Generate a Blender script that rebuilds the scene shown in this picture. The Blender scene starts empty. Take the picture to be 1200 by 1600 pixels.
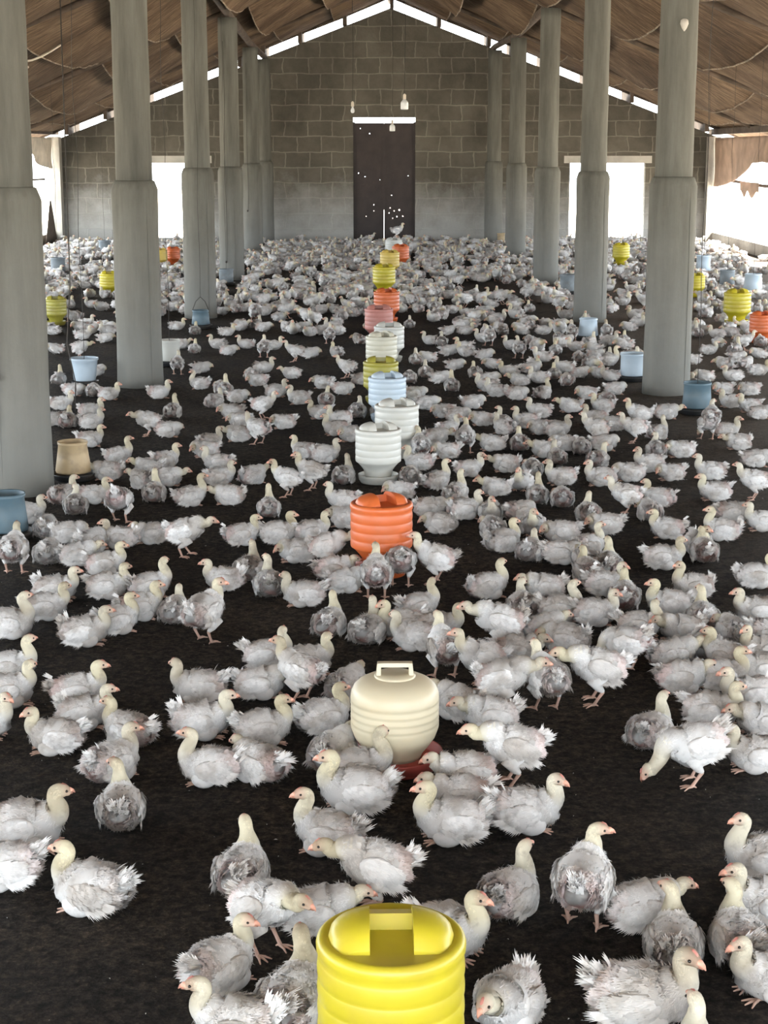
import bpy, math, random
import numpy as np
from mathutils import Vector, noise as mnoise

# ------------------------------------------------------------------ camera, world, light
C = bpy.context.scene
COL = C.collection
H = 1.75; F = 2580.0; TH = math.radians(12.33)
cam_d = bpy.data.cameras.new('camera'); cam = bpy.data.objects.new('camera', cam_d); COL.objects.link(cam)
cam.location = (0, 0, H); cam.rotation_euler = (math.pi/2 - TH, 0, 0)
cam_d.sensor_fit = 'VERTICAL'; cam_d.sensor_height = 36.0; cam_d.sensor_width = 27.0
cam_d.lens = F/1600*36.0; cam_d.clip_end = 400; cam_d.clip_start = 0.05
C.camera = cam
C.view_settings.view_transform = 'Standard'; C.view_settings.look = 'None'
C.view_settings.exposure = 1.15; C.view_settings.gamma = 1.0
C.view_settings.use_curve_mapping = False
C.cycles.max_bounces = 7; C.cycles.diffuse_bounces = 5; C.cycles.transmission_bounces = 6
C.cycles.glossy_bounces = 2; C.cycles.transparent_max_bounces = 6
C.cycles.sample_clamp_indirect = 6.0

w = bpy.data.worlds.new('sky'); C.world = w; w.use_nodes = True
nt = w.node_tree; bg = nt.nodes['Background']
bg.inputs[0].default_value = (0.88, 0.95, 1.0, 1); bg.inputs[1].default_value = 5.0
sun_d = bpy.data.lights.new('sun', 'SUN'); sun_d.energy = 30.0; sun_d.angle = 0.05; sun_d.color = (1, .97, .92)
sun = bpy.data.objects.new('sun', sun_d); COL.objects.link(sun)
sun.rotation_euler = (math.radians(6), math.radians(37), 0)
def portal(name, loc, rot, sx, sy):
    d = bpy.data.lights.new(name, 'AREA'); d.shape = 'RECTANGLE'; d.size = sx; d.size_y = sy
    d.cycles.is_portal = True
    o = bpy.data.objects.new(name, d); COL.objects.link(o); o.location = loc; o.rotation_euler = rot
HW = 6.4; Y0 = -1.6; Y1 = 32.9
for s in (-1, 1):
    portal('side_opening_portal', (s*(HW+.1), (Y0+Y1)/2, 1.15), (0, s*math.pi/2, 0), 2.0, Y1-Y0)
portal('back_opening_portal', (0, Y0-.1, 2.2), (math.pi/2, 0, 0), 12.8, 4.4)

rng = np.random.default_rng(7); random.seed(7)

# ------------------------------------------------------------------ helpers
def at(px, py, z=0.0):
    """world point on the horizontal plane z seen at a photo pixel"""
    dx = (px-600)/F; dy = (800-py)/F
    d = Vector((dx, math.cos(TH)+dy*math.sin(TH), -math.sin(TH)+dy*math.cos(TH)))
    t = (z-H)/d.z
    return Vector((dx*t, d.y*t, z))
def project(p):
    x, y, z = p[0], p[1], p[2]-H
    d = y*math.cos(TH) - z*math.sin(TH); u = y*math.sin(TH) + z*math.cos(TH)
    return 600+F*x/d, 800-F*u/d, d

def tag(o, label=None, cat=None, group=None, kind=None):
    if label: o['label'] = label
    if cat: o['category'] = cat
    if group: o['group'] = group
    if kind: o['kind'] = kind
    return o
def empty(name, loc, rz=0, parent=None):
    o = bpy.data.objects.new(name, None); COL.objects.link(o); o.empty_display_size = .05
    o.location = loc; o.rotation_euler = (0, 0, rz)
    return o
def link(name, me, parent=None, loc=None):
    o = bpy.data.objects.new(name, me); COL.objects.link(o)
    if parent is not None: o.parent = parent
    if loc is not None: o.location = loc
    return o

class MB:
    """collects vertices, faces, colours"""
    def __init__(s): s.v = []; s.f = []; s.m = []; s.sm = []
    def add(s, verts, faces, mi=0, smooth=False):
        b = len(s.v); s.v += [tuple(p) for p in verts]
        for f in faces:
            s.f.append(tuple(b+i for i in f)); s.m.append(mi); s.sm.append(smooth)
    def box(s, lo, hi, mi=0):
        x0, y0, z0 = lo; x1, y1, z1 = hi
        v = [(x0,y0,z0),(x1,y0,z0),(x1,y1,z0),(x0,y1,z0),(x0,y0,z1),(x1,y0,z1),(x1,y1,z1),(x0,y1,z1)]
        s.add(v, [(0,3,2,1),(4,5,6,7),(0,1,5,4),(1,2,6,5),(2,3,7,6),(3,0,4,7)], mi)
    def hexa(s, v, mi=0):
        s.add(v, [(0,3,2,1),(4,5,6,7),(0,1,5,4),(1,2,6,5),(2,3,7,6),(3,0,4,7)], mi)
    def lathe(s, prof, n=32, mi=0, c=(0,0), cap=True, smooth=True):
        v = []; f = []
        for r, z in prof:
            for k in range(n):
                a = 2*math.pi*k/n; v.append((c[0]+r*math.cos(a), c[1]+r*math.sin(a), z))
        for i in range(len(prof)-1):
            for k in range(n):
                k2 = (k+1) % n; f.append((i*n+k, i*n+k2, (i+1)*n+k2, (i+1)*n+k))
        if cap:
            f.append(tuple(range(n-1, -1, -1))); L = (len(prof)-1)*n; f.append(tuple(L+k for k in range(n)))
        s.add(v, f, mi, smooth)
    def tube(s, pts, rad, n=8, mi=0, smooth=True):
        pts = [Vector(p) for p in pts]
        if not hasattr(rad, '__len__'): rad = [rad]*len(pts)
        v = []; f = []; up = None
        for i, p in enumerate(pts):
            t = (pts[min(i+1, len(pts)-1)]-pts[max(i-1, 0)]).normalized()
            if up is None: up = Vector((0,0,1)) if abs(t.z) < .9 else Vector((0,1,0))
            a = t.cross(up).normalized(); b = a.cross(t).normalized(); up = b
            for k in range(n):
                q = 2*math.pi*k/n; v.append(p + (a*math.cos(q)+b*math.sin(q))*rad[i])
        for i in range(len(pts)-1):
            for k in range(n):
                k2 = (k+1) % n; f.append((i*n+k, (i+1)*n+k, (i+1)*n+k2, i*n+k2))
        f.append(tuple(range(n))); L = (len(pts)-1)*n; f.append(tuple(L+k for k in range(n-1, -1, -1)))
        s.add(v, f, mi, smooth)
    def mesh(s, name, mats):
        me = bpy.data.meshes.new(name); me.from_pydata(s.v, [], s.f)
        if not isinstance(mats, (list, tuple)): mats = [mats]
        for m in mats: me.materials.append(m)
        me.polygons.foreach_set('material_index', s.m); me.polygons.foreach_set('use_smooth', s.sm)
        me.update(); return me
    def build(s, name, mats, parent=None, loc=None):
        return link(name, s.mesh(name, mats), parent, loc)

# ------------------------------------------------------------------ materials
def mat(name):
    m = bpy.data.materials.new(name); m.use_nodes = True
    nt = m.node_tree; b = nt.nodes['Principled BSDF']; b.inputs['Roughness'].default_value = .8
    return m, nt, b
def N(nt, t, **k):
    n = nt.nodes.new(t)
    for a, v in k.items():
        if a.startswith('i_'): n.inputs[a[2:].replace('_', ' ')].default_value = v
        else: setattr(n, a, v)
    return n
def ramp(nt, stops):
    r = nt.nodes.new('ShaderNodeValToRGB'); e = r.color_ramp.elements
    while len(e) < len(stops): e.new(.5)
    for i, (p, c) in enumerate(stops): e[i].position = p; e[i].color = (*c, 1)
    return r
def simple(name, col, rough=.6, var=.12, scale=6, bump=0, bscale=40, metal=0, spec=.5, dirt=None, sss=0):
    m, nt, b = mat(name); L = nt.links
    tc = N(nt, 'ShaderNodeTexCoord'); no = N(nt, 'ShaderNodeTexNoise'); no.inputs['Scale'].default_value = scale
    no.inputs['Detail'].default_value = 6; L.new(tc.outputs['Object'], no.inputs['Vector'])
    lo = tuple(c*(1-var) for c in col); hi = tuple(min(1, c*(1+var)) for c in col)
    r = ramp(nt, [(.3, lo), (.7, hi)]); L.new(no.outputs['Fac'], r.inputs[0]); out = r.outputs[0]
    if dirt:
        n2 = N(nt, 'ShaderNodeTexNoise'); n2.inputs['Scale'].default_value = scale*1.7; n2.inputs['Detail'].default_value = 8
        L.new(tc.outputs['Object'], n2.inputs['Vector'])
        r2 = ramp(nt, [(.5, (0,0,0)), (.72, (1,1,1))]); L.new(n2.outputs['Fac'], r2.inputs[0])
        mx = N(nt, 'ShaderNodeMix', data_type='RGBA'); mu = N(nt, 'ShaderNodeMath', operation='MULTIPLY'); mu.inputs[1].default_value = dirt[1]
        L.new(r2.outputs[0], mu.inputs[0]); L.new(mu.outputs[0], mx.inputs[0]); L.new(out, mx.inputs[6]); mx.inputs[7].default_value = (*dirt[0], 1)
        out = mx.outputs[2]
    L.new(out, b.inputs['Base Color']); b.inputs['Roughness'].default_value = rough; b.inputs['Metallic'].default_value = metal
    b.inputs['Specular IOR Level'].default_value = spec
    if sss: b.inputs['Subsurface Weight'].default_value = sss; b.inputs['Subsurface Radius'].default_value = (.02, .015, .01)
    if bump:
        nb = N(nt, 'ShaderNodeTexNoise'); nb.inputs['Scale'].default_value = bscale; nb.inputs['Detail'].default_value = 8
        L.new(tc.outputs['Object'], nb.inputs['Vector'])
        bp = N(nt, 'ShaderNodeBump'); bp.inputs['Strength'].default_value = bump; bp.inputs['Distance'].default_value = .02
        L.new(nb.outputs['Fac'], bp.inputs['Height']); L.new(bp.outputs[0], b.inputs['Normal'])
    return m

def litter_material():
    m, nt, b = mat('litter'); L = nt.links
    tc = N(nt, 'ShaderNodeTexCoord')
    n1 = N(nt, 'ShaderNodeTexNoise', i_Scale=90.0, i_Detail=8.0, i_Roughness=.75)
    n2 = N(nt, 'ShaderNodeTexNoise', i_Scale=1.1, i_Detail=5.0)
    n3 = N(nt, 'ShaderNodeTexNoise', i_Scale=14.0, i_Detail=8.0, i_Roughness=.7)
    n5 = N(nt, 'ShaderNodeTexNoise', i_Scale=34.0, i_Detail=5.0, i_Roughness=.65)
    for n in (n1, n2, n3, n5): L.new(tc.outputs['Object'], n.inputs['Vector'])
    r1 = ramp(nt, [(.34, (.017, .0145, .013)), (.56, (.050, .043, .037)), (.74, (.13, .107, .088))]); L.new(n1.outputs['Fac'], r1.inputs[0])
    r2a = ramp(nt, [(.35, (.62, .62, .64)), (.65, (1.35, 1.3, 1.22))]); L.new(n2.outputs['Fac'], r2a.inputs[0])
    r2b = ramp(nt, [(.36, (.45, .45, .46)), (.5, (1, .98, .95)), (.66, (1.9, 1.75, 1.6))]); L.new(n5.outputs['Fac'], r2b.inputs[0])
    r2 = N(nt, 'ShaderNodeMix', data_type='RGBA', blend_type='MULTIPLY'); r2.inputs[0].default_value = 1; L.new(r2a.outputs[0], r2.inputs[6]); L.new(r2b.outputs[0], r2.inputs[7])
    mx = N(nt, 'ShaderNodeMix', data_type='RGBA', blend_type='MULTIPLY'); mx.inputs[0].default_value = 1
    L.new(r1.outputs[0], mx.inputs[6]); L.new(r2.outputs[2], mx.inputs[7])
    # daylight from the open right side, put into the litter colour as a paler zone
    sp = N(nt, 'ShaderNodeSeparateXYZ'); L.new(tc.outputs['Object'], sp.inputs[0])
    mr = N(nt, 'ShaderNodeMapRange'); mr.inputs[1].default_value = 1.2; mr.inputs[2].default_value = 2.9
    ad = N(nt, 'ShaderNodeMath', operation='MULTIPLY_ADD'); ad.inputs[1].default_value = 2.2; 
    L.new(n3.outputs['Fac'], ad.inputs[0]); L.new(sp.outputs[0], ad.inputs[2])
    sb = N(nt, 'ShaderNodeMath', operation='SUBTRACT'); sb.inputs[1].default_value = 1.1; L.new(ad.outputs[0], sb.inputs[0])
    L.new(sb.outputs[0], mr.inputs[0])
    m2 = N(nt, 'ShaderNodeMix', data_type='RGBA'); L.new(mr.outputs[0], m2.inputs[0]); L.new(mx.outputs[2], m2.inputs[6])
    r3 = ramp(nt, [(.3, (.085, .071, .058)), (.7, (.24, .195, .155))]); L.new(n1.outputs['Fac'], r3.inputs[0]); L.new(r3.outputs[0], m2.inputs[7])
    L.new(m2.outputs[2], b.inputs['Base Color']); b.inputs['Roughness'].default_value = .95; b.inputs['Specular IOR Level'].default_value = .15
    bp = N(nt, 'ShaderNodeBump'); bp.inputs['Strength'].default_value = 1.0; bp.inputs['Distance'].default_value = .03
    ad2 = N(nt, 'ShaderNodeMath', operation='ADD'); L.new(n1.outputs['Fac'], ad2.inputs[0]); L.new(n5.outputs['Fac'], ad2.inputs[1])
    L.new(ad2.outputs[0], bp.inputs['Height']); L.new(bp.outputs[0], b.inputs['Normal'])
    return m

def block_material():
    m, nt, b = mat('sandcrete_blocks'); L = nt.links
    tc = N(nt, 'ShaderNodeTexCoord'); sp = N(nt, 'ShaderNodeSeparateXYZ'); L.new(tc.outputs['Object'], sp.inputs[0])
    cb = N(nt, 'ShaderNodeCombineXYZ'); L.new(sp.outputs[0], cb.inputs[0]); L.new(sp.outputs[2], cb.inputs[1])
    nd = N(nt, 'ShaderNodeTexNoise', i_Scale=2.6, i_Detail=4.0); L.new(tc.outputs['Object'], nd.inputs['Vector'])
    vm = N(nt, 'ShaderNodeVectorMath', operation='MULTIPLY_ADD'); vm.inputs[1].default_value = (.16, .07, 0)
    L.new(nd.outputs['Color'], vm.inputs[0]); L.new(cb.outputs[0], vm.inputs[2])
    br = N(nt, 'ShaderNodeTexBrick'); L.new(vm.outputs[0], br.inputs['Vector'])
    br.offset = .5; br.inputs['Scale'].default_value = 1.0; br.inputs['Mortar Size'].default_value = .016
    br.inputs['Brick Width'].default_value = .46; br.inputs['Row Height'].default_value = .295; br.inputs['Mortar Smooth'].default_value = .6
    br.inputs['Color1'].default_value = (.125, .117, .096, 1); br.inputs['Color2'].default_value = (.098, .092, .076, 1); br.inputs['Mortar'].default_value = (.19, .178, .148, 1)
    n2 = N(nt, 'ShaderNodeTexNoise', i_Scale=1.3, i_Detail=9.0, i_Roughness=.65); L.new(tc.outputs['Object'], n2.inputs['Vector'])
    r2 = ramp(nt, [(.3, (.62, .60, .58)), (.7, (1.25, 1.22, 1.18))]); L.new(n2.outputs['Fac'], r2.inputs[0])
    mx = N(nt, 'ShaderNodeMix', data_type='RGBA', blend_type='MULTIPLY'); mx.inputs[0].default_value = 1
    L.new(br.outputs['Color'], mx.inputs[6]); L.new(r2.outputs[0], mx.inputs[7])
    # whitewash splashed over the bottom courses
    mr = N(nt, 'ShaderNodeMapRange'); mr.inputs[1].default_value = 1.25; mr.inputs[2].default_value = .25
    n3 = N(nt, 'ShaderNodeTexNoise', i_Scale=2.2, i_Detail=10.0, i_Roughness=.7); L.new(tc.outputs['Object'], n3.inputs['Vector'])
    ma = N(nt, 'ShaderNodeMath', operation='MULTIPLY_ADD'); ma.inputs[1].default_value = 1.3; L.new(n3.outputs['Fac'], ma.inputs[0]); L.new(sp.outputs[2], ma.inputs[2])
    ms = N(nt, 'ShaderNodeMath', operation='SUBTRACT'); ms.inputs[1].default_value = .62; L.new(ma.outputs[0], ms.inputs[0]); L.new(ms.outputs[0], mr.inputs[0])
    mu = N(nt, 'ShaderNodeMath', operation='MULTIPLY'); mu.inputs[1].default_value = .75; L.new(mr.outputs[0], mu.inputs[0])
    m3 = N(nt, 'ShaderNodeMix', data_type='RGBA'); L.new(mu.outputs[0], m3.inputs[0]); L.new(mx.outputs[2], m3.inputs[6]); m3.inputs[7].default_value = (.44, .43, .40, 1)
    L.new(m3.outputs[2], b.inputs['Base Color']); b.inputs['Roughness'].default_value = .95; b.inputs['Specular IOR Level'].default_value = .1
    bp = N(nt, 'ShaderNodeBump'); bp.inputs['Strength'].default_value = .7; bp.inputs['Distance'].default_value = .015
    n4 = N(nt, 'ShaderNodeTexNoise', i_Scale=22.0, i_Detail=8.0); L.new(tc.outputs['Object'], n4.inputs['Vector'])
    a4 = N(nt, 'ShaderNodeMath', operation='MULTIPLY_ADD'); a4.inputs[1].default_value = .6; L.new(br.outputs['Fac'], a4.inputs[0]); L.new(n4.outputs['Fac'], a4.inputs[2])
    L.new(a4.outputs[0], bp.inputs['Height']); L.new(bp.outputs[0], b.inputs['Normal'])
    return m

def concrete_material():
    m, nt, b = mat('pillar_concrete'); L = nt.links
    tc = N(nt, 'ShaderNodeTexCoord'); mp = N(nt, 'ShaderNodeMapping'); mp.inputs['Scale'].default_value = (5, 5, .55)
    oi = N(nt, 'ShaderNodeObjectInfo'); vm = N(nt, 'ShaderNodeVectorMath', operation='MULTIPLY_ADD'); vm.inputs[1].default_value = (1, 1, 1)
    L.new(tc.outputs['Object'], vm.inputs[0]); cb = N(nt, 'ShaderNodeCombineXYZ'); mm = N(nt, 'ShaderNodeMath', operation='MULTIPLY'); mm.inputs[1].default_value = 30
    L.new(oi.outputs['Random'], mm.inputs[0]); L.new(mm.outputs[0], cb.inputs[2]); L.new(cb.outputs[0], vm.inputs[2])
    L.new(vm.outputs[0], mp.inputs[0])
    n1 = N(nt, 'ShaderNodeTexNoise', i_Scale=1.6, i_Detail=9.0, i_Roughness=.65); L.new(mp.outputs[0], n1.inputs['Vector'])
    r1 = ramp(nt, [(.25, (.066, .064, .053)), (.5, (.108, .105, .088)), (.8, (.165, .162, .139))]); L.new(n1.outputs['Fac'], r1.inputs[0])
    # colour grades paler towards the foot, broken up by noise
    sp = N(nt, 'ShaderNodeSeparateXYZ'); L.new(tc.outputs['Object'], sp.inputs[0])
    n2 = N(nt, 'ShaderNodeTexNoise', i_Scale=3.0, i_Detail=9.0, i_Roughness=.7); L.new(vm.outputs[0], n2.inputs['Vector'])
    ma = N(nt, 'ShaderNodeMath', operation='MULTIPLY_ADD'); ma.inputs[1].default_value = 1.0; L.new(n2.outputs['Fac'], ma.inputs[0]); L.new(sp.outputs[2], ma.inputs[2])
    mr = N(nt, 'ShaderNodeMapRange'); mr.inputs[1].default_value = 2.0; mr.inputs[2].default_value = .7; L.new(ma.outputs[0], mr.inputs[0])
    mx = N(nt, 'ShaderNodeMix', data_type='RGBA'); mu = N(nt, 'ShaderNodeMath', operation='MULTIPLY'); mu.inputs[1].default_value = .6
    L.new(mr.outputs[0], mu.inputs[0]); L.new(mu.outputs[0], mx.inputs[0]); L.new(r1.outputs[0], mx.inputs[6]); mx.inputs[7].default_value = (.235, .235, .218, 1)
    L.new(mx.outputs[2], b.inputs['Base Color']); b.inputs['Roughness'].default_value = .9; b.inputs['Specular IOR Level'].default_value = .2
    bp = N(nt, 'ShaderNodeBump'); bp.inputs['Strength'].default_value = .5; bp.inputs['Distance'].default_value = .012
    n4 = N(nt, 'ShaderNodeTexNoise', i_Scale=9.0, i_Detail=9.0); L.new(vm.outputs[0], n4.inputs['Vector']); L.new(n4.outputs['Fac'], bp.inputs['Height']); L.new(bp.outputs[0], b.inputs['Normal'])
    return m

def liner_material():
    m, nt, b = mat('woven_liner'); L = nt.links
    tc = N(nt, 'ShaderNodeTexCoord'); mp = N(nt, 'ShaderNodeMapping'); mp.inputs['Scale'].default_value = (.8, 9, 3); mp.inputs['Rotation'].default_value = (0, 0, .12)
    L.new(tc.outputs['Object'], mp.inputs[0])
    n1 = N(nt, 'ShaderNodeTexNoise', i_Scale=2.2, i_Detail=9.0, i_Roughness=.7); L.new(mp.outputs[0], n1.inputs['Vector'])
    r1 = ramp(nt, [(.3, (.045, .031, .020)), (.5, (.15, .104, .065)), (.72, (.32, .23, .15))]); L.new(n1.outputs['Fac'], r1.inputs[0])
    n2 = N(nt, 'ShaderNodeTexNoise', i_Scale=.9, i_Detail=5.0); L.new(tc.outputs['Object'], n2.inputs['Vector'])
    r2 = ramp(nt, [(.35, (.55, .5, .47)), (.65, (1.15, 1.1, 1.05))]); L.new(n2.outputs['Fac'], r2.inputs[0])
    mx = N(nt, 'ShaderNodeMix', data_type='RGBA', blend_type='MULTIPLY'); mx.inputs[0].default_value = 1
    L.new(r1.outputs[0], mx.inputs[6]); L.new(r2.outputs[0], mx.inputs[7]); L.new(mx.outputs[2], b.inputs['Base Color'])
    b.inputs['Roughness'].default_value = .9; b.inputs['Specular IOR Level'].default_value = .15
    bp = N(nt, 'ShaderNodeBump'); bp.inputs['Strength'].default_value = .6; bp.inputs['Distance'].default_value = .03
    L.new(n1.outputs['Fac'], bp.inputs['Height']); L.new(bp.outputs[0], b.inputs['Normal'])
    return m

def plumage_material():
    m, nt, b = mat('plumage'); L = nt.links
    at_ = N(nt, 'ShaderNodeAttribute', attribute_name='Col'); tc = N(nt, 'ShaderNodeTexCoord'); oi = N(nt, 'ShaderNodeObjectInfo')
    mm = N(nt, 'ShaderNodeMath', operation='MULTIPLY'); mm.inputs[1].default_value = 17; L.new(oi.outputs['Random'], mm.inputs[0])
    cb = N(nt, 'ShaderNodeCombineXYZ'); 
    for k in range(3): L.new(mm.outputs[0], cb.inputs[k])
    va = N(nt, 'ShaderNodeVectorMath', operation='ADD'); L.new(tc.outputs['Object'], va.inputs[0]); L.new(cb.outputs[0], va.inputs[1])
    n1 = N(nt, 'ShaderNodeTexNoise', i_Scale=22.0, i_Detail=6.0, i_Roughness=.65); L.new(va.outputs[0], n1.inputs['Vector'])
    r1 = ramp(nt, [(.33, (.74, .72, .71)), (.47, (.97, .965, .96)), (.7, (1, 1, 1))]); L.new(n1.outputs['Fac'], r1.inputs[0])
    mx = N(nt, 'ShaderNodeMix', data_type='RGBA', blend_type='MULTIPLY'); mx.inputs[0].default_value = 1
    L.new(at_.outputs['Color'], mx.inputs[6]); L.new(r1.outputs[0], mx.inputs[7])
    nB = N(nt, 'ShaderNodeTexNoise', i_Scale=9.0, i_Detail=4.0); L.new(va.outputs[0], nB.inputs['Vector'])
    rB = ramp(nt, [(.36, (.76, .725, .69)), (.50, (1, 1, 1))]); L.new(nB.outputs['Fac'], rB.inputs[0])
    mB = N(nt, 'ShaderNodeMix', data_type='RGBA', blend_type='MULTIPLY'); mB.inputs[0].default_value = 1; L.new(mx.outputs[2], mB.inputs[6]); L.new(rB.outputs[0], mB.inputs[7]); mx = mB
    r2 = ramp(nt, [(0, (.84, .82, .80)), (.4, (.96, .955, .95)), (1, (1, 1, 1))]); L.new(oi.outputs['Random'], r2.inputs[0])
    m2 = N(nt, 'ShaderNodeMix', data_type='RGBA', blend_type='MULTIPLY'); m2.inputs[0].default_value = 1
    L.new(mx.outputs[2], m2.inputs[6]); L.new(r2.outputs[0], m2.inputs[7])
    L.new(m2.outputs[2], b.inputs['Base Color']); b.inputs['Roughness'].default_value = .9; b.inputs['Specular IOR Level'].default_value = .1
    tr = N(nt, 'ShaderNodeBsdfTranslucent'); L.new(m2.outputs[2], tr.inputs[0])
    ms = N(nt, 'ShaderNodeMixShader'); ms.inputs[0].default_value = .30; L.new(b.outputs[0], ms.inputs[1]); L.new(tr.outputs[0], ms.inputs[2])
    ge = N(nt, 'ShaderNodeNewGeometry'); mv = N(nt, 'ShaderNodeMix', data_type='VECTOR')
    L.new(ge.outputs['Backfacing'], mv.inputs[0]); L.new(ge.outputs['Normal'], mv.inputs[4]); L.new(ge.outputs['True Normal'], mv.inputs[5])
    L.new(mv.outputs[1], b.inputs['Normal']); L.new(mv.outputs[1], tr.inputs['Normal'])
    L.new(ms.outputs[0], nt.nodes['Material Output'].inputs[0])
    return m

M = {}
M['litter'] = litter_material(); M['block'] = block_material(); M['concrete'] = concrete_material()
M['liner'] = liner_material(); M['plumage'] = plumage_material()
M['wood'] = simple('rough_timber', (.085, .06, .042), .9, .4, 5, .6, 30)
M['plaster'] = simple('cement_render', (.40, .375, .325), .95, .2, 3, .5, 20)
M['metal_door'] = simple('rusty_door', (.028, .018, .014), .6, .3, 4, .2, 20)
M['roof'] = simple('roof_sheet', (.12, .10, .085), .7, .3, 3)
M['ground'] = simple('sandy_yard', (.60, .53, .44), .95, .15, .6)
M['hem'] = simple('frayed_hem', (.24, .185, .13), .9, .6, 9, .5, 30)
M['tarp'] = simple('brown_tarp', (.40, .27, .19), .8, .3, 3, .5, 8)
M['pale_sack'] = simple('pale_sack', (.62, .55, .45), .9, .2, 5, .5, 12)
M['yellow'] = simple('yellow_plastic', (.47, .395, .022), .38, .12, 6, 0, 40, dirt=((.42, .30, .05), .45))
M['yellow_tan'] = simple('tan_yellow_plastic', (.60, .43, .09), .42, .1, 6, dirt=((.5, .35, .12), .4))
M['olive'] = simple('olive_yellow_plastic', (.33, .30, .045), .42, .12, 6, dirt=((.25, .2, .06), .5))
M['orange'] = simple('orange_plastic', (.56, .12, .03), .4, .1, 6, dirt=((.45, .14, .06), .4))
M['pink'] = simple('faded_red_plastic', (.43, .17, .14), .5, .15, 6, dirt=((.35, .2, .17), .4))
M['cream'] = simple('cream_plastic', (.52, .46, .33), .42, .06, 5, dirt=((.55, .42, .25), .35))
M['white'] = simple('white_plastic', (.55, .55, .51), .4, .05, 5, dirt=((.45, .42, .33), .35))
M['ivory'] = simple('ivory_plastic', (.57, .545, .44), .42, .06, 5, dirt=((.5, .45, .3), .35))
M['pale_blue'] = simple('pale_blue_plastic', (.46, .55, .63), .4, .06, 5, dirt=((.45, .5, .52), .3))
M['red_tray'] = simple('red_tray_plastic', (.38, .07, .055), .45, .2, 8, dirt=((.15, .05, .04), .5))
M['blue_tub'] = simple('blue_tub_plastic', (.09, .145, .18), .5, .15, 8, dirt=((.12, .15, .16), .5))
M['grey_tub'] = simple('grey_tub_plastic', (.20, .23, .25), .5, .15, 8, dirt=((.12, .12, .12), .5))
M['tan_tub'] = simple('tan_tub_plastic', (.48, .36, .21), .5, .12, 8, dirt=((.25, .18, .12), .6))
M['black_pan'] = simple('black_pan_plastic', (.03, .032, .034), .45, .2, 8, dirt=((.12, .10, .08), .5))
M['inside'] = simple('dark_feed', (.05, .04, .03), .95, .3, 30)
M['cord'] = simple('dark_cord', (.03, .025, .02), .8, .2, 8)
M['beak'] = simple('beak_horn', (.74, .36, .26), .5, .2, 60)
M['comb'] = simple('comb_red', (.60, .24, .20), .6, .2, 60)
M['eye'] = simple('eye_dark', (.012, .008, .006), .15, .1, 60)
M['down_specks'] = simple('loose_down', (.6, .58, .54), .9, .1, 30)
gm, gnt, gb = mat('bulb_glass'); gb.inputs['Base Color'].default_value = (.85, .87, .86, 1); gb.inputs['Roughness'].default_value = .25
gb.inputs['Transmission Weight'].default_value = .35; M['bulb'] = gm

# ------------------------------------------------------------------ the setting
XR = 0.12                                  # ridge offset
def wall_top(x): return 4.42 - .378*abs(x-XR)
def roof_z(x):   return 4.66 - .385*abs(x-XR)

# floor: deep litter, finer mesh near the camera
xs = np.linspace(-7.2, 7.2, 261)
ys = [Y0-1.0]
while ys[-1] < Y1-.02:
    y = ys[-1]; ys.append(y + (.03 if 2 < y < 7 else (.06 if -1 < y < 14 else .14)))
ys = np.array(ys); ys[-1] = Y1+.1
def litter_h(x, y):
    return (mnoise.noise(Vector((x*5, y*5, .3)))*.45 + mnoise.noise(Vector((x*17, y*17, 4.1)))*.6 + mnoise.noise(Vector((x*1.3, y*1.3, 9)))*.5)*.008 - .008
vv = [(float(x), float(y), litter_h(x, y)) for y in ys for x in xs]; nx = len(xs)
ff = [(j*nx+i, j*nx+i+1, (j+1)*nx+i+1, (j+1)*nx+i) for j in range(len(ys)-1) for i in range(nx-1)]
fm = bpy.data.meshes.new('floor'); fm.from_pydata(vv, [], ff); fm.materials.append(M['litter'])
fm.polygons.foreach_set('use_smooth', [True]*len(ff)); fm.update()
tag(link('floor', fm), kind='structure')

b = MB(); b.box((-60, -40, -.35), (60, 90, -.06)); o = b.build('trim_1', M['ground']); tag(o, kind='structure')   # yard outside

# far gable wall with a doorway and two openings
b = MB()
def strip(x0, x1, z0, z1=None, y0=Y1, y1=Y1+.22):
    t0 = wall_top(x0) if z1 is None else z1; t1 = wall_top(x1) if z1 is None else z1
    b.hexa([(x0,y0,z0),(x1,y0,z0),(x1,y1,z0),(x0,y1,z0),(x0,y0,t0),(x1,y0,t1),(x1,y1,t1),(x0,y1,t0)])
DX0, DX1, DZ = -.60, .61, 2.30
WL = (-4.62, -3.48); WR = (3.63, 5.10); WZ0, WZ1 = .08, 1.52
strip(-HW-.1, WL[0], -.1); strip(WL[0], WL[1], -.1, WZ0); strip(WL[0], WL[1], WZ1); strip(WL[1], DX0, -.1)
strip(DX0, XR, DZ+.09); strip(XR, DX1, DZ+.09)
strip(DX1, WR[0], -.1); strip(WR[0], WR[1], -.1, WZ0); strip(WR[0], WR[1], WZ1); strip(WR[1], HW+.1, -.1)
wall = b.build('wall_far', M['block']); tag(wall, kind='structure')
# lintels over the openings
for i, (a, c) in enumerate((WL, WR)):
    b = MB(); b.box((a-.12, Y1-.012, WZ1), (c+.12, Y1+.24, WZ1+.14)); o = b.build('window_%d' % (i+1), M['plaster']); tag(o, kind='structure')
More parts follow.
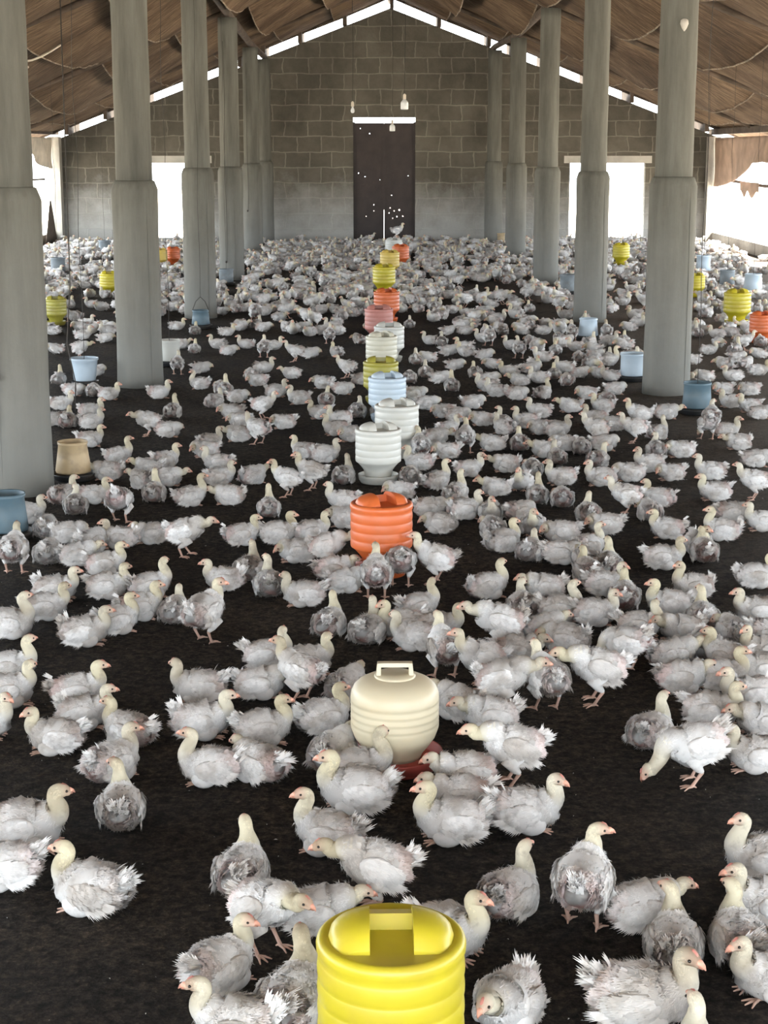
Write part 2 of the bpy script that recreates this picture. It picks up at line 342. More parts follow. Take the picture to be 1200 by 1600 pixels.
# door: two dark sheet-metal leaves punctured by rust holes, with a bright slot above
def leaf(x0, x1, holes):
    """sheet with small square rust holes cut out of a grid"""
    n, mz = 70, 260; gx = np.linspace(x0, x1, n+1); gz = np.linspace(.0, DZ-.015, mz+1); bb = MB()
    hs = set()
    for hx, hz, r in [(a_, b_, c_*.48) for a_, b_, c_ in holes]:
        for i in range(n):
            for j in range(mz):
                if math.hypot((gx[i]+gx[i+1])/2-hx, (gz[j]+gz[j+1])/2-hz) < r: hs.add((i, j))
    v = [(float(x), 0, float(z)) for z in gz for x in gx]
    f = [(j*(n+1)+i, j*(n+1)+i+1, (j+1)*(n+1)+i+1, (j+1)*(n+1)+i) for j in range(mz) for i in range(n) if (i, j) not in hs]
    bb.add(v, f); return bb
door = empty('door_1', (0, Y1+.06, 0)); tag(door, kind='structure')
hl = [(-.46,2.18,.013),(-.28,2.08,.016),(-.5,1.33,.02),(-.37,1.26,.014),(-.2,.72,.013),(-.2,.6,.012),(-.08,1.2,.012),(-.35,.5,.01)]
hr = [(.47,1.28,.015),(.15,.9,.012),(.3,.62,.024),(.1,.56,.016),(.25,.49,.022),(.17,.46,.014),(.2,.6,.012),(.37,.5,.014),(.12,.66,.011)]
leaf(DX0+.01, 0.0, hl).build('leaf', M['metal_door'], door); leaf(.005, DX1-.01, hr).build('leaf', M['metal_door'], door)
b = MB(); b.box((-.03,-.02,.62),(.03,-.004,DZ-.03)); b.box((DX0,-.03,0),(DX0+.035,.02,DZ)); b.box((DX1-.035,-.03,0),(DX1,.02,DZ)); b.build('frame', M['metal_door'], door)

# side curbs, corner posts, rails
for s, nm in ((-1, 'left'), (1, 'right')):
    b = MB(); b.box((s*HW if s > 0 else -HW-.16, Y0, -.1), (HW+.16 if s > 0 else -HW, Y1, .20)); o = b.build('wall_'+nm, M['plaster']); tag(o, kind='structure')
# side timber posts (far ones are seen beside the corner)
post_y = [Y1-.15, 27.2, 21.8, 16.4, 11.0, 5.6, .2]
ti = 2
for s in (-1, 1):
    for y in post_y:
        b = MB()
        if y > 32: b.box((s*(HW-.02)-.11, y-.13, -.1), (s*(HW-.02)+.11, y+.13, 2.02))
        else: b.box((s*(HW+.08)-.05, y-.05, .15), (s*(HW+.08)+.05, y+.05, 2.16))
        o = b.build('trim_%d' % ti, M['plaster'] if y > 32 else M['wood']); ti += 1; tag(o, kind='structure')
# wall plates on the side posts
for s in (-1, 1):
    b = MB(); b.box((s*(HW+.05)-.06, Y0, 2.06), (s*(HW+.05)+.06, Y1+.4, 2.17)); o = b.build('trim_%d' % ti, M['wood']); ti += 1; tag(o, kind='structure')

# roof sheet (outer skin)
b = MB()
for s in (-1, 1):
    xe = XR+s*7.15; z = roof_z(xe)+.09; zr = roof_z(XR)+.12
    v = [(xe,Y0-.5,z),(XR,Y0-.5,zr),(XR,Y1+1.1,zr),(xe,Y1+1.1,z)]; v = v+[(x,y,q+.03) for x,y,q in v]
    b.hexa(v if s < 0 else [v[1],v[0],v[3],v[2],v[5],v[4],v[7],v[6]])
o = b.build('ceiling', M['roof']); tag(o, kind='structure')

# sagging woven liner strips, lower edge drooping between the rafters
RAFT = [-4.6, -.5, 3.2, 7.9, 12.8, 18.4, 24.3, 29.6, 32.75]
strips = [(0, 1.05), (.95, 2.05), (1.95, 3.1), (3.0, 4.15), (4.05, 5.2), (5.1, 6.1), (6.0, 7.0)]
for s in (-1, 1):
    for si, (xa, xb) in enumerate(strips):
        v = []; f = []; nv = 9; yy = []
        for a, c in zip(RAFT[:-1], RAFT[1:]): yy += [a+(c-a)*k/24 for k in range(24)]
        yy.append(RAFT[-1]); r_ = random.Random(si*7+s+50)
        amp = {k: r_.uniform(.20, .36) for k in range(len(RAFT))}
        for y in yy:
            k = max(i for i, q in enumerate(RAFT) if q <= y+1e-6); k = min(k, len(RAFT)-2)
            u = (y-RAFT[k])/(RAFT[k+1]-RAFT[k]); a = amp[k]
            if k == len(RAFT)-2: a *= .25
            if si > 4: a *= .4
            for j in range(nv):
                q = j/(nv-1); x = XR+s*(xa+(xb-xa)*q)
                z = roof_z(x) - .02 - .03*q - a*(4*u*(1-u))**.8*(q**1.3)*.95 - .02*mnoise.noise(Vector((x*2.2, y*2.2, si)))-.012*mnoise.noise(Vector((x*1.1, y*11, 3)))
                if si == 0: z -= .01
                v.append((x, y, z))
        n = len(yy)
        for i in range(n-1):
            for j in range(nv-1):
                q = (i*nv+j, i*nv+j+1, (i+1)*nv+j+1, (i+1)*nv+j); f.append(q if s < 0 else q[::-1])
        b = MB(); b.add(v, f, 0, True)
        # frayed hem: a thin rolled edge along the drooping side
        hem = [v[i*nv+nv-1] for i in range(n)]; b.tube(hem, .010, 5, 1)
        o = b.build('ceiling', [M['liner'], M['hem']]); tag(o, kind='structure')
# rafters (round bush poles) from eave to ridge, one below the liner at each bay line
for s in (-1, 1):
    for k, y in enumerate(RAFT):
        b = MB(); r_ = random.Random(k*3+s)
        pts = []
        for q in np.linspace(0, 1, 9):
            x = XR+s*(.02+6.95*q); pts.append((x, y+r_.uniform(-.05, .05), roof_z(x)-.075+r_.uniform(-.012, .012)))
        if k == len(RAFT)-1: pts = [(x, yy_, z+.03) for x, yy_, z in pts]
        b.tube(pts, .035, 7); o = b.build('trim_%d' % ti, M['wood']); ti += 1; tag(o, kind='structure')
# purlin stubs and packing pieces that break up the bright slot over the gable wall
for x in (-6.1, -5.35, -4.6, -3.55, -2.75, -2.3, -1.6, -.75, .15, 1.05, 2.0, 2.45, 3.05, 3.9, 4.75, 5.5, 6.2):
    b = MB(); z = wall_top(x); b.box((x-.035, Y1-.35, z-.01), (x+.035, Y1+.9, z+.24+.0)); o = b.build('trim_%d' % ti, M['wood']); ti += 1; tag(o, kind='structure')
# ridge beam
b = MB(); b.tube([(XR, Y0, roof_z(XR)-.07), (XR, Y1+.6, roof_z(XR)-.07)], .05, 8); o = b.build('trim_%d' % ti, M['wood']); ti += 1; tag(o, kind='structure')

# pillars: slimmer shaft standing on a thick encased lower half
PIL = [(33,775,'nearest pillar on the left, cut by the photo edge'),(220,605,'second concrete pillar of the left row'),(314,497,'third concrete pillar of the left row, bucket feeder before it'),
       (363,437,'fourth concrete pillar of the left row'),(396,398,'fifth concrete pillar of the left row, near the far wall'),(415,381,'last concrete pillar of the left row, against the far wall'),
       (1040,617,'nearest pillar of the right row, pale lump high on its shaft'),(921,503,'second concrete pillar of the right row, before the bright window opening'),(852,443,'third concrete pillar of the right row'),
       (805,402,'fourth concrete pillar of the right row, near the far wall'),(770,381,'last concrete pillar of the right row, beside the far wall')]
pil_pos = []
for i, (px, py, lab) in enumerate(PIL):
    p = at(px, py); r = .172; p.y += r*.9; p.x *= (p.y)/(p.y-r*.9); pil_pos.append(p.copy())
    lab = lab if 'concrete' in lab else 'grey concrete ' + lab
    root = empty('pillar', p); tag(root, lab, 'pillar', 'concrete pillars holding up the roof'); r_ = random.Random(i)
    top = roof_z(p.x)-.28; zs = 1.50+r_.uniform(-.02, .03)
    def ring(r0, z, n=40, e=0.004): return r0
    b = MB()
    prof = [(.176, -.03), (.176, .05)] + [(.172+.002*math.sin(z*9+i), z) for z in np.linspace(.15, zs-.02, 12)] + [(.168, zs), (.150, zs+.045), (.136, zs+.05)]
    b.lathe(prof, 40)
    b.build('plinth', M['concrete'], root)
    b = MB(); b.lathe([(.135-.003*q+.0015*math.sin(q*20+i), zs+.03+(top-zs-.03)*q) for q in np.linspace(0, 1, 16)], 36)
    b.build('shaft', M['concrete'], root)
    # formwork seam running down the pillar
    b = MB(); a = r_.choice((-.9, -1.9, -1.2)); cx, cy = math.cos(a), math.sin(a)
    b.tube([(cx*.174+.004*math.sin(z*3), cy*.174, z) for z in np.linspace(.02, zs-.02, 14)], .0025, 5)
    b.build('seam', M['concrete'], root)
# pale lump on first right pillar
p = pil_pos[6]; b = MB(); b.lathe([(.004,-.05),(.018,-.03),(.03,0),(.026,.025),(.012,.035),(.003,.037)], 12)
o = b.build('mud_nest', M['plaster'], None, (p.x+.012, p.y-.14, 0)); 
# height from the picture: pixel (1060,55)
_d = at(1060, 55, 3.0); zz = H + (p.y-.14)*((236-55)/F)/math.cos(TH)**2*.985; o.location.z = zz
tag(o, 'small pale mud nest stuck high on the nearest right pillar', 'nest')
# beams laid along the two pillar rows
for s, xs_, lab in ((-1, [pil_pos[i] for i in range(6)], 'long timber beam over the left row of pillars'), (1, [pil_pos[i] for i in range(6, 11)], 'long timber beam over the right row of pillars')):
    b = MB(); pts = [(p.x, p.y, roof_z(p.x)-.21) for p in xs_]; a, c = Vector(pts[0]), Vector(pts[-1])
    pts = [(a.x, Y0, a.z)] + pts + [(c.x, Y1+.3, c.z)]; b.tube(pts, .055, 8); o = b.build('trim_%d' % ti, M['wood']); ti += 1; tag(o, kind='structure')

# ------------------------------------------------------------------ tarps, rails, cords on the open sides
def sheet(fn, nu, nv, name, m, thick=.006):
    b = MB(); v = [fn(i/(nu-1), j/(nv-1)) for i in range(nu) for j in range(nv)]
    f = [(i*nv+j, i*nv+j+1, (i+1)*nv+j+1, (i+1)*nv+j) for i in range(nu-1) for j in range(nv-1)]
    b.add(v, f, 0, True); o = b.build(name, m)
    md = o.modifiers.new('thickness', 'SOLIDIFY'); md.thickness = thick; md.offset = 0
    return o
def tarp_r(u, v):
    y = 32.6 - u*9.5; sag = .55*(1-v) if False else 0
    drop = float(np.interp(u, [0, .10, .22, .36, .46, .60, .75, .9, 1], [.98, .93, .80, .52, .44, .58, .50, .66, .5])) + .02*math.sin(u*31)
    return (HW-.02+.03*math.sin(u*34+v*3)*v + .05*v*math.sin(u*11), y, 2.0 - drop*v*.93)
o = sheet(tarp_r, 90, 12, 'tarpaulin', M['tarp']); tag(o, 'brown tarpaulin bunched under the eaves beside the right far corner', 'tarpaulin', 'side curtains')
def tarp_l(u, v):
    y = 32.5 - u*9.5; drop = .42 + .16*math.sin(u*8+2) + .05*math.sin(u*17)
    return (-HW+.02-.05*math.sin(u*37+v*3)*v, y, 2.0 - drop*v)
o = sheet(tarp_l, 90, 12, 'tarpaulin', M['pale_sack']); tag(o, 'torn pale sacking hung under the eaves on the far left side', 'tarpaulin', 'side curtains')
b = MB(); b.tube([(HW+.12, 32.6, 1.22), (HW+.13, 29, 1.16), (HW+.13, 25.5, 1.20), (HW+.13, 21, 1.12)], .028, 7)
tag(b.build('rail', M['wood']), 'bent wooden pole rail across the right side opening', 'rail', 'side rails')
b = MB(); b.tube([(-HW-.13, 32.4, 1.22), (-HW-.13, 29, 1.25), (-HW-.13, 24, 1.2)], .02, 7)
tag(b.build('rail', M['wood']), 'thin wooden pole rail across the left side opening', 'rail', 'side rails')
def rag(u, v): return (HW+.075+.012*math.sin(u*9), 30.6-u*1.5, 1.21-.16*v-.12*v*math.sin(u*7)**2+.02*math.sin(v*9))
o = sheet(rag, 20, 8, 'rag', M['tarp']); tag(o, 'brown rag hanging over the right wooden rail', 'rag')
def dk(u, v): return (-HW+.05+.05*v, 32.2-u*1.0, .02+.85*v*(1-abs(2*u-1)**1.2*.9))
o = sheet(dk, 12, 8, 'sack', M['wood']); tag(o, 'dark folded sack leaning in the far left corner opening', 'sack')

# ------------------------------------------------------------------ drinkers
def jar_profile(kind):
    if kind == 'dome':
        pr = [(.078,.035),(.084,.05),(.104,.075),(.121,.10),(.1275,.118)]
        for z in (.13,.152,.174,.196): pr += [(.1315,z),(.1325,z+.009),(.1305,z+.0155),(.1325,z+.0165)]
        pr += [(.1325,.222),(.130,.240),(.122,.256),(.108,.269),(.088,.279),(.060,.286),(.02,.289)]
        return pr
    pr = [(.074,.035),(.078,.05),(.084,.078),(.098,.098),(.116,.118)]
    for z in (.128,.166,.204,.242): pr += [(.1296,z),(.1304,z+.003),(.1313,z+.009),(.1315,z+.020),(.1304,z+.030),(.1296,z+.0335),(.1293,z+.0345)]
    pr += [(.1285,.284),(.1325,.292),(.1330,.303),(.1305,.311),(.124,.3155),(.116,.3150),(.108,.3115),(.05,.3105),(.01,.3105)]
    return pr
def lugs():
    """two raised quarter-dome grips with straight inner faces and a bar between"""
    b = MB(); R = .112; xi = .038; hh = .046
    for s in (-1, 1):
        nu, nv = 12, 15; v = []; f = []
        for i in range(nu):
            x = xi+(R-xi)*(i/(nu-1))
            ym = min(.070, math.sqrt(max(R*R-x*x, 0)))
            for j in range(nv):
                y = ym*(2*j/(nv-1)-1); q = max(0.0, 1-((x/R)**2+(y/.098)**2))
                e = 1-abs(2*j/(nv-1)-1)**6
                v.append((s*x, y, .311+hh*(q**.42)*(.25+.75*e)))
        for i in range(nu-1):
            for j in range(nv-1):
                q = (i*nv+j, i*nv+j+1, (i+1)*nv+j+1, (i+1)*nv+j); f.append(q[::-1] if s > 0 else q)
        b.add(v, f, 0, True)
        # inner and end walls
        v2 = [v[j] for j in range(nv)] + [(v[j][0], v[j][1], .306) for j in range(nv)]
        b.add(v2, [((j, j+1, nv+j+1, nv+j) if s < 0 else (j+1, j, nv+j, nv+j+1)) for j in range(nv-1)])
        for jj in (0, nv-1):
            e = [v[i*nv+jj] for i in range(nu)]; v3 = e+[(x, y, .306) for x, y, z in e]
            b.add(v3, [(i, i+1, nu+i+1, nu+i) for i in range(nu-1)])
    b.hexa([(-.042,.026,.309),(.042,.026,.309),(.042,.066,.309),(-.042,.066,.309),(-.042,.030,.340),(.042,.030,.340),(.042,.060,.334),(-.042,.060,.334)])
    return b
def rect_handle():
    b = MB()
    for s in (-1, 1):
        b.hexa([(s*.050-.008,-.022,.268),(s*.050+.008,-.022,.268),(s*.050+.008,.022,.268),(s*.050-.008,.022,.268),(s*.047-.005,-.013,.327),(s*.047+.005,-.013,.327),(s*.047+.005,.013,.327),(s*.047-.005,.013,.327)])
        b.box((s*.0425-.0015,-.006,.28),(s*.0425+.0015,.006,.322))
    b.hexa([(-.052,-.014,.316),(.052,-.014,.316),(.052,.014,.316),(-.052,.014,.316),(-.050,-.011,.328),(.050,-.011,.328),(.050,.011,.328),(-.050,.011,.328)])
    b.lathe([(.062,.272),(.062,.287),(.058,.2925),(.01,.2925)], 28)
    return b
jarA = MB(); jarA.lathe(jar_profile('drum'), 56); jarB = MB(); jarB.lathe(jar_profile('dome'), 56)
tray = MB(); tray.lathe([(.10,.0),(.125,.004),(.137,.02),(.142,.050),(.1445,.052),(.1445,.047),(.139,.020),(.10,.012),(.078,.012),(.076,.05),(.01,.05)], 48)
LG = lugs(); RH = rect_handle()
_cache = {}
def cached(key, mb, m):
    if key not in _cache: _cache[key] = mb.mesh(key[0], m)
    return _cache[key]
drinker_pos = []
def drinker(cx, width, topy, kind, color, tray_m, rz, label, basey=None):
    s = 1.0
    if basey is None:
        for _ in range(20):
            p = at(cx, topy+4, .345*s); d = project(p)[2]; s = max(.85, min(1.28, width*d/(F*.266)))
    else:
        p = at(cx, basey, .0); d = project(p)[2]; s = max(.8, min(1.3, width*d/(F*.266)))
    p = Vector((p.x, p.y, -.004))
    root = empty('drinker', p, rz); root.scale = (s, s, s)
    tag(root, label, 'drinker', 'plastic jar drinkers standing on the litter')
    mk = M[color]
    link('jar', cached(('jar', kind, color), jarA if kind == 'drum' else jarB, mk), root)
    link('handle', cached(('handle', kind, color), LG if kind == 'drum' else RH, mk), root)
    tr_ = link('tray', cached(('tray', tray_m), tray, M[tray_m]), root)
    if kind == 'drum': tr_.scale = (.80, .80, 1.0)
    drinker_pos.append((p.x, p.y, .145*s)); return root
DR = [
 (611,236,1428,'drum','yellow','yellow',0.02,'large yellow drinker cut by the bottom edge of the photo',None),
 (617,140,1020,'dome','cream','red_tray',0.02,'cream domed drinker with a square handle and red tray',None),
 (596,99,768,'drum','orange','orange',0.45,'near orange drinker, grips turned sideways',None),
 (591,73,656,'drum','white','white',0.4,'nearest white drinker, just behind the near orange one',None),
 (620,70,619,'drum','white','white',0.35,'second white drinker, offset to the right of the nearest white one',None),
 (605,60,577,'drum','pale_blue','pale_blue',0.3,'pale blue drinker in the middle row',None),
 (595,56,553,'drum','olive','olive',0.0,'dirty olive yellow drinker behind the pale blue one',None),
 (596,50,514,'drum','ivory','ivory',0.5,'ivory drinker just behind the olive yellow one',None),
 (608,48,499,'drum','white','white',0.05,'white drinker between the ivory and the faded red one',None),
 (592,45,472,'drum','pink','red_tray',0.0,'faded red drinker in the middle row',None),
 (604,41,446,'drum','orange','orange',0.3,'orange drinker just behind the faded red one',None),
 (600,36,408,'drum','yellow','yellow',0.3,'bright yellow drinker of the middle row toward the far door',None),
 (609,31,386,'drum','yellow_tan','yellow_tan',0.3,'dull tan yellow drinker behind the bright yellow one',None),
 (626,27,377,'drum','orange','orange',0.3,'farthest orange drinker of the middle row, near the door',None),
 (615,27,367,'drum','white','white',0.3,'farthest white drinker, before the door with a chicken on top',None),
 (86,35,458,'drum','olive','olive',0.1,'olive yellow drinker at left, beside the nearest left pillar',None),
 (170,30,419,'drum','yellow','yellow',0.1,'yellow drinker half behind the second left pillar',None),
 (250,20,383,'drum','yellow_tan','yellow_tan',0.1,'tan yellow drinker under the left window opening',None),
 (270,21,381,'drum','orange','orange',0.1,'orange drinker under the left window opening',None),
 (971,27,375,'drum','yellow','yellow',0.2,'yellow drinker under the right window opening',None),
 (1088,22,422,'drum','yellow','yellow',0.2,'yellow drinker half behind the nearest right pillar',None),
 (1153,43,447,'drum','yellow','yellow',0.2,'largest yellow drinker at the right side of the house',None),
 (1191,38,482,'drum','orange','orange',0.2,'orange drinker at the right edge of the photo',None),
]
for d in DR: drinker(*d)

# ------------------------------------------------------------------ tub feeders
feeder_pos = []
def feeder(cx, basey, wtop, wbot, h, tub_m, label, bail=False, rope=True, pan_m='black_pan', panw=1.15, hang=0.0):
    """cx, basey: photo pixel of the pan's foot; widths and height in metres"""
    p = at(cx, basey, 0); pr = wbot/2*panw; p.y += pr*.6
    root = empty('feeder', (p.x, p.y, -.004)); tag(root, label, 'feeder', 'hanging tub feeders')
    b = MB(); r0, r1 = wbot/2, wtop/2; zb = .045
    b.lathe([(r0*.97, zb), (r0, zb+.01), ((r0+r1)/2, zb+h*.5), (r1, zb+h), (r1+.006, zb+h+.004), (r1+.006, zb+h-.012), (r1-.003, zb+h-.02), ((r0+r1)/2-.006, zb+h*.55), (.01, zb+h*.5)], 36)
    b.build('tub', M[tub_m], root)
    b = MB(); b.lathe([((pr-.02)*1, .0), (pr, .01), (pr+.005, .04), (pr+.009, .042), (pr+.009, .036), (pr-.004, .014), (.01, .012)], 36); b.build('pan', M[pan_m], root)
    if bail:
        zt = zb+h; b = MB(); b.tube([(-r1, 0, zt-.03), (-r1-.005, 0, zt), (-r1*.6, 0, zt+.09), (0, 0, zt+.135), (r1*.6, 0, zt+.09), (r1+.005, 0, zt), (r1, 0, zt-.03)], .0035, 6); b.build('bail', M['cord'], root)
    if rope:
        zt = zb+h+(.135 if bail else -.02); b = MB(); zr = roof_z(p.x)-.1; n = 14
        b.tube([(.02*math.sin(k*1.3)*(k/n)*(1-k/n)*2, 0, zt+(zr-zt)*k/n) for k in range(n+1)], .0022, 5); b.build('rope', M['cord'], root)
        if not bail:
            b = MB(); b.tube([(-r1, 0, zb+h-.01), (0, 0, zb+h-.018), (r1, 0, zb+h-.01)], .004, 5); b.build('crossbar', M['cord'], root)
    feeder_pos.append((p.x, p.y, pr+.01)); return root
feeder(112, 752, .150, .195, .165, 'tan_tub', 'tan flowerpot shaped feeder on a black pan beside the nearest left pillar', rope=False)
feeder(8, 846, .16, .19, .17, 'blue_tub', 'blue grey feeder tub at the left edge before the nearest left pillar', rope=False)
feeder(313, 514, .155, .185, .14, 'blue_tub', 'blue feeder with wire bail before the third left pillar', bail=True)
feeder(131, 604, .205, .165, .17, 'pale_blue', 'pale blue white feeder tub between the two nearest left pillars', bail=False)
feeder(264, 572, .17, .17, .17, 'white', 'white feeder tub just right of the second left pillar')
feeder(353, 446, .19, .19, .17, 'grey_tub', 'grey feeder tub behind the third left pillar', rope=True)
feeder(90, 432, .2, .2, .22, 'grey_tub', 'grey feeder tub far back left behind the olive drinker')
feeder(163, 398, .2, .2, .2, 'grey_tub', 'small grey feeder tub near the far left wall')
feeder(1091, 648, .175, .20, .17, 'blue_tub', 'blue round feeder tub beside the nearest right pillar')
feeder(920, 532, .16, .19, .16, 'pale_blue', 'pale blue feeder at the foot of the second right pillar', rope=False)
feeder(888, 460, .20, .20, .20, 'grey_tub', 'grey feeder tub between the second and third right pillars', rope=False)
feeder(990, 596, .19, .19, .17, 'pale_blue', 'pale blue feeder partly hidden left of the nearest right pillar', rope=False)
feeder(1137, 452, .18, .2, .2, 'grey_tub', 'dark grey feeder behind the large right yellow drinker')
feeder(1178, 462, .2, .24, .22, 'pale_blue', 'pale blue white feeder by the open right side')
feeder(1100, 428, .2, .2, .22, 'pale_blue', 'pale feeder tub right of the nearest right pillar, far back')
feeder(782, 381, .17, .17, .16, 'tan_tub', 'small tan feeder beside the last right pillar', rope=False)

# ------------------------------------------------------------------ hanging bulbs
def bulb(px, py, Yd, sc, label, big=False):
    dx = (px-600)/F; dy = (800-py)/F; dr = Vector((dx, math.cos(TH)+dy*math.sin(TH), -math.sin(TH)+dy*math.cos(TH)))
    p = Vector((0,0,H)) + dr*(Yd/dr.y); root = empty('light_bulb', p); tag(root, label, 'light bulb', 'light bulbs hanging by the far door'); root.scale = (sc,)*3
    b = MB()
    if big: b.lathe([(.02,-.10),(.048,-.098),(.055,-.09),(.055,-.01),(.048,.01),(.025,.035),(.018,.045)], 20)
    else: b.lathe([(.004,-.055),(.02,-.05),(.03,-.03),(.031,-.015),(.024,.008),(.015,.03),(.013,.04)], 18)
    b.build('glass', M['bulb'], root)
    b = MB(); b.lathe([(.019,.04),(.022,.05),(.022,.10),(.012,.115),(.004,.12)], 16); b.build('socket', M['pale_sack'], root)
    b = MB(); zt = (roof_z(p.x)-.12-p.z)/sc; b.tube([(0,0,.118),(.01,0,zt*.5),(0,0,zt)], .004, 5); b.build('cable', M['cord'], root)
bulb(632, 160, 24.0, 1.0, 'large glass jar bulb on a long cable above the far door', True)
bulb(613, 197, 30.0, .9, 'small bulb hanging in front of the top of the far door', True)
bulb(551, 171, 28.0, 1.1, 'small round bulb hanging left above the far door')

# hooked wires hanging against pillars
def wire(pi, dx, dy, z0, z1, label, hook=True):
    p = pil_pos[pi]; b = MB(); pts = [(.006*math.sin(k), 0, z0+(z1-z0)*k/10) for k in range(11)]
    if hook: pts = [(-.018,0,z0+.02),(-.012,0,z0-.008)] + pts
    b.tube(pts, .004, 5); b.lathe([(.002,z0-.02),(.013,z0-.012),(.015,z0+.0),(.003,z0+.012)], 8, c=(-.012, 0))
    o = b.build('wire', M['cord'], None, (p.x+dx, p.y+dy, 0)); tag(o, label, 'wire', 'wires hanging beside pillars')
wire(0, -.04, -.186, .62, 2.6, 'thin dark wire ending in a blob on the nearest left pillar')
wire(3, -.05, -.186, .25, 3.2, 'thin wire with a hook hanging on the fourth left pillar')
wire(4, -.06, -.186, .75, 3.2, 'hooked wire hanging on the fifth left pillar')
b = MB(); b.tube([(0,0,0.02),(.01,0,.25),(-.04,.02,.5),(0,0,.9),(.01,0,2.7)], .004, 5)
p = at(107, 700); o = b.build('rope', M['cord'], None, (p.x, p.y+.1, .15)); o.location = (at(118,655).x, at(118,655).y, .0); tag(o, 'thin dark rope hanging down right of the nearest left pillar', 'rope')
# roof twigs and twine on the left
for k, (a, c, e) in enumerate((((-4.5, 17.5), (-4.0, 19.2), .12), ((-3.9, 16.4), (-3.5, 18.5), .1))):
    b = MB(); pts = []
    for q in np.linspace(0, 1, 9):
        x = a[0]+(c[0]-a[0])*q; y = a[1]+(c[1]-a[1])*q; pts.append((x, y, roof_z(x)-.40-e*1.5*math.sin(q*math.pi)))
    b.tube(pts, .012, 6); o = b.build('twine', M['pale_sack']); tag(o, ('frayed pale twine drooping from the left roof liner, lower one', 'frayed pale twine drooping from the left roof liner, upper one')[k], 'twine')

# ------------------------------------------------------------------ chickens
WHITE = np.array([.90, .893, .89]); GREY = np.array([.62, .60, .585]); DOWN0 = np.array([.87, .80, .57]); PINK = np.array([.74, .42, .38]); FACE = np.array([.82, .55, .44])
SHANK = np.array([.78, .55, .46]); GRIME = np.array([.50, .44, .38])
def crom(P, n):
    P = np.asarray(P, float); k = len(P); Q = np.vstack([2*P[0]-P[1], P, 2*P[-1]-P[-2]])
    out = []
    ts = np.linspace(0, k-1-1e-6, n)
    for t in ts:
        i = int(t); u = t-i; a, b_, c, d = Q[i], Q[i+1], Q[i+2], Q[i+3]
        out.append(.5*((2*b_)+(-a+c)*u+(2*a-5*b_+4*c-d)*u*u+(-a+3*b_-3*c+d)*u**3))
    return np.array(out)
POSE = {  # head base, yaw, pitch, stance
 's': ((.074, 0, .139), 0, -4, 0), 'S': ((.062, 0, .158), 10, 4, 0), 'l': ((.100, 0, .100), 12, -12, 0),
 'L': ((.066, .012, .142), 72, -4, 0), 'R': ((.066, -.012, .142), -72, -4, 0), 'T': ((.086, .026, .078), 50, -25, 0),
 'w': ((.088, 0, .217), 5, 0, 1), 'q': ((.078, .01, .222), 65, 0, 1), 'r': ((.078, -.01, .222), -65, 0, 1),
 'f': ((.116, 0, .172), 8, -8, 1), 'p': ((.138, .006, .052), 5, -55, 1)}
class Geo:
    def __init__(s): s.v = []; s.n = []; s.c = []; s.f = []; s.k = 0; s.mi = []
    def add(s, v, n, c, f, mi=0):
        v = np.asarray(v, float); s.v.append(v); s.n.append(np.broadcast_to(n, v.shape)); s.c.append(np.broadcast_to(c, v.shape))
        nn = s.n[-1]
        for q in f:
            q = tuple(q); e = np.cross(v[q[1]]-v[q[0]], v[q[-1]]-v[q[0]])
            if np.dot(e, nn[q[0]]+nn[q[1]]+nn[q[-1]]) < 0: q = q[::-1]
            s.f.append(tuple(int(i)+s.k for i in q)); s.mi.append(mi)
        s.k += len(v)
    def arrays(s): return np.vstack(s.v), np.vstack(s.n), np.vstack(s.c)
    def mesh(s, name, mats):
        V, Nn, Cc = s.arrays(); me = bpy.data.meshes.new(name); me.from_pydata(V.tolist(), [], s.f)
        for m in mats: me.materials.append(m)
        me.polygons.foreach_set('material_index', s.mi); me.polygons.foreach_set('use_smooth', [True]*len(s.f))
        ca = me.color_attributes.new('Col', 'FLOAT_COLOR', 'POINT'); cc = np.ones((len(V), 4)); cc[:, :3] = Cc; ca.data.foreach_set('color', cc.ravel())
        l = np.linalg.norm(Nn, axis=1, keepdims=True); l[l == 0] = 1
        me.update(); me.normals_split_custom_set_from_vertices((Nn/l).tolist())
        return me
def feathers(g, P, Nn, T, L, W, lift, col, r, curl=.25, tips=True):
    n = len(P); S = np.cross(Nn, T); S /= np.linalg.norm(S, axis=1, keepdims=True)+1e-9
    cl, sl = np.cos(lift)[:, None], np.sin(lift)[:, None]; L = L[:, None]; W = W[:, None]
    def pt(t, w): 
        return P + T*(L*t*cl) + Nn*(L*(sl*t - curl*t*t)) + S*(W*w)
    if tips:
        j = lambda: r.uniform(.85, 1.15, (n, 1))
        V = np.stack([pt(0, -.35), pt(0, .35), pt(.5, -.5), pt(.5, .5), pt(.70, -.16), pt(.68, .18), pt(.92*j(), -.5), pt(1.05*j(), r.uniform(-.1, .1, (n, 1))), pt(.92*j(), .5)], 1)
        fs = [(0,4,5,1),(0,2,4),(1,5,3),(2,6,4),(4,7,5),(5,8,3)]; m = 9
        tt = np.array([0, 0, .5, .5, .7, .7, 1, 1, 1])
    else:
        V = np.stack([pt(0, -.5), pt(0, .5), pt(1, 0)], 1); fs = [(0, 2, 1)]; m = 3; tt = np.array([0, 0, 1.])
    NN = Nn[:, None, :] + T[:, None, :]*(.25*tt)[None, :, None] + r.normal(0, .13, (n, 1, 3)); CC = col[:, None, :]*(1-.03*(1-tt))[None, :, None]
    F_ = (np.arange(n)[:, None, None]*m)
    for f in fs:
        pass
    V = V.reshape(-1, 3); NN = NN.reshape(-1, 3); CC = np.broadcast_to(CC, (n, m, 3)).reshape(-1, 3)
    base = g.k; g.v.append(V); g.n.append(NN); g.c.append(CC); g.k += len(V)
    for i in range(n):
        o_ = base+i*m
        for f in fs: g.f.append(tuple(o_+q for q in f)); g.mi.append(0)
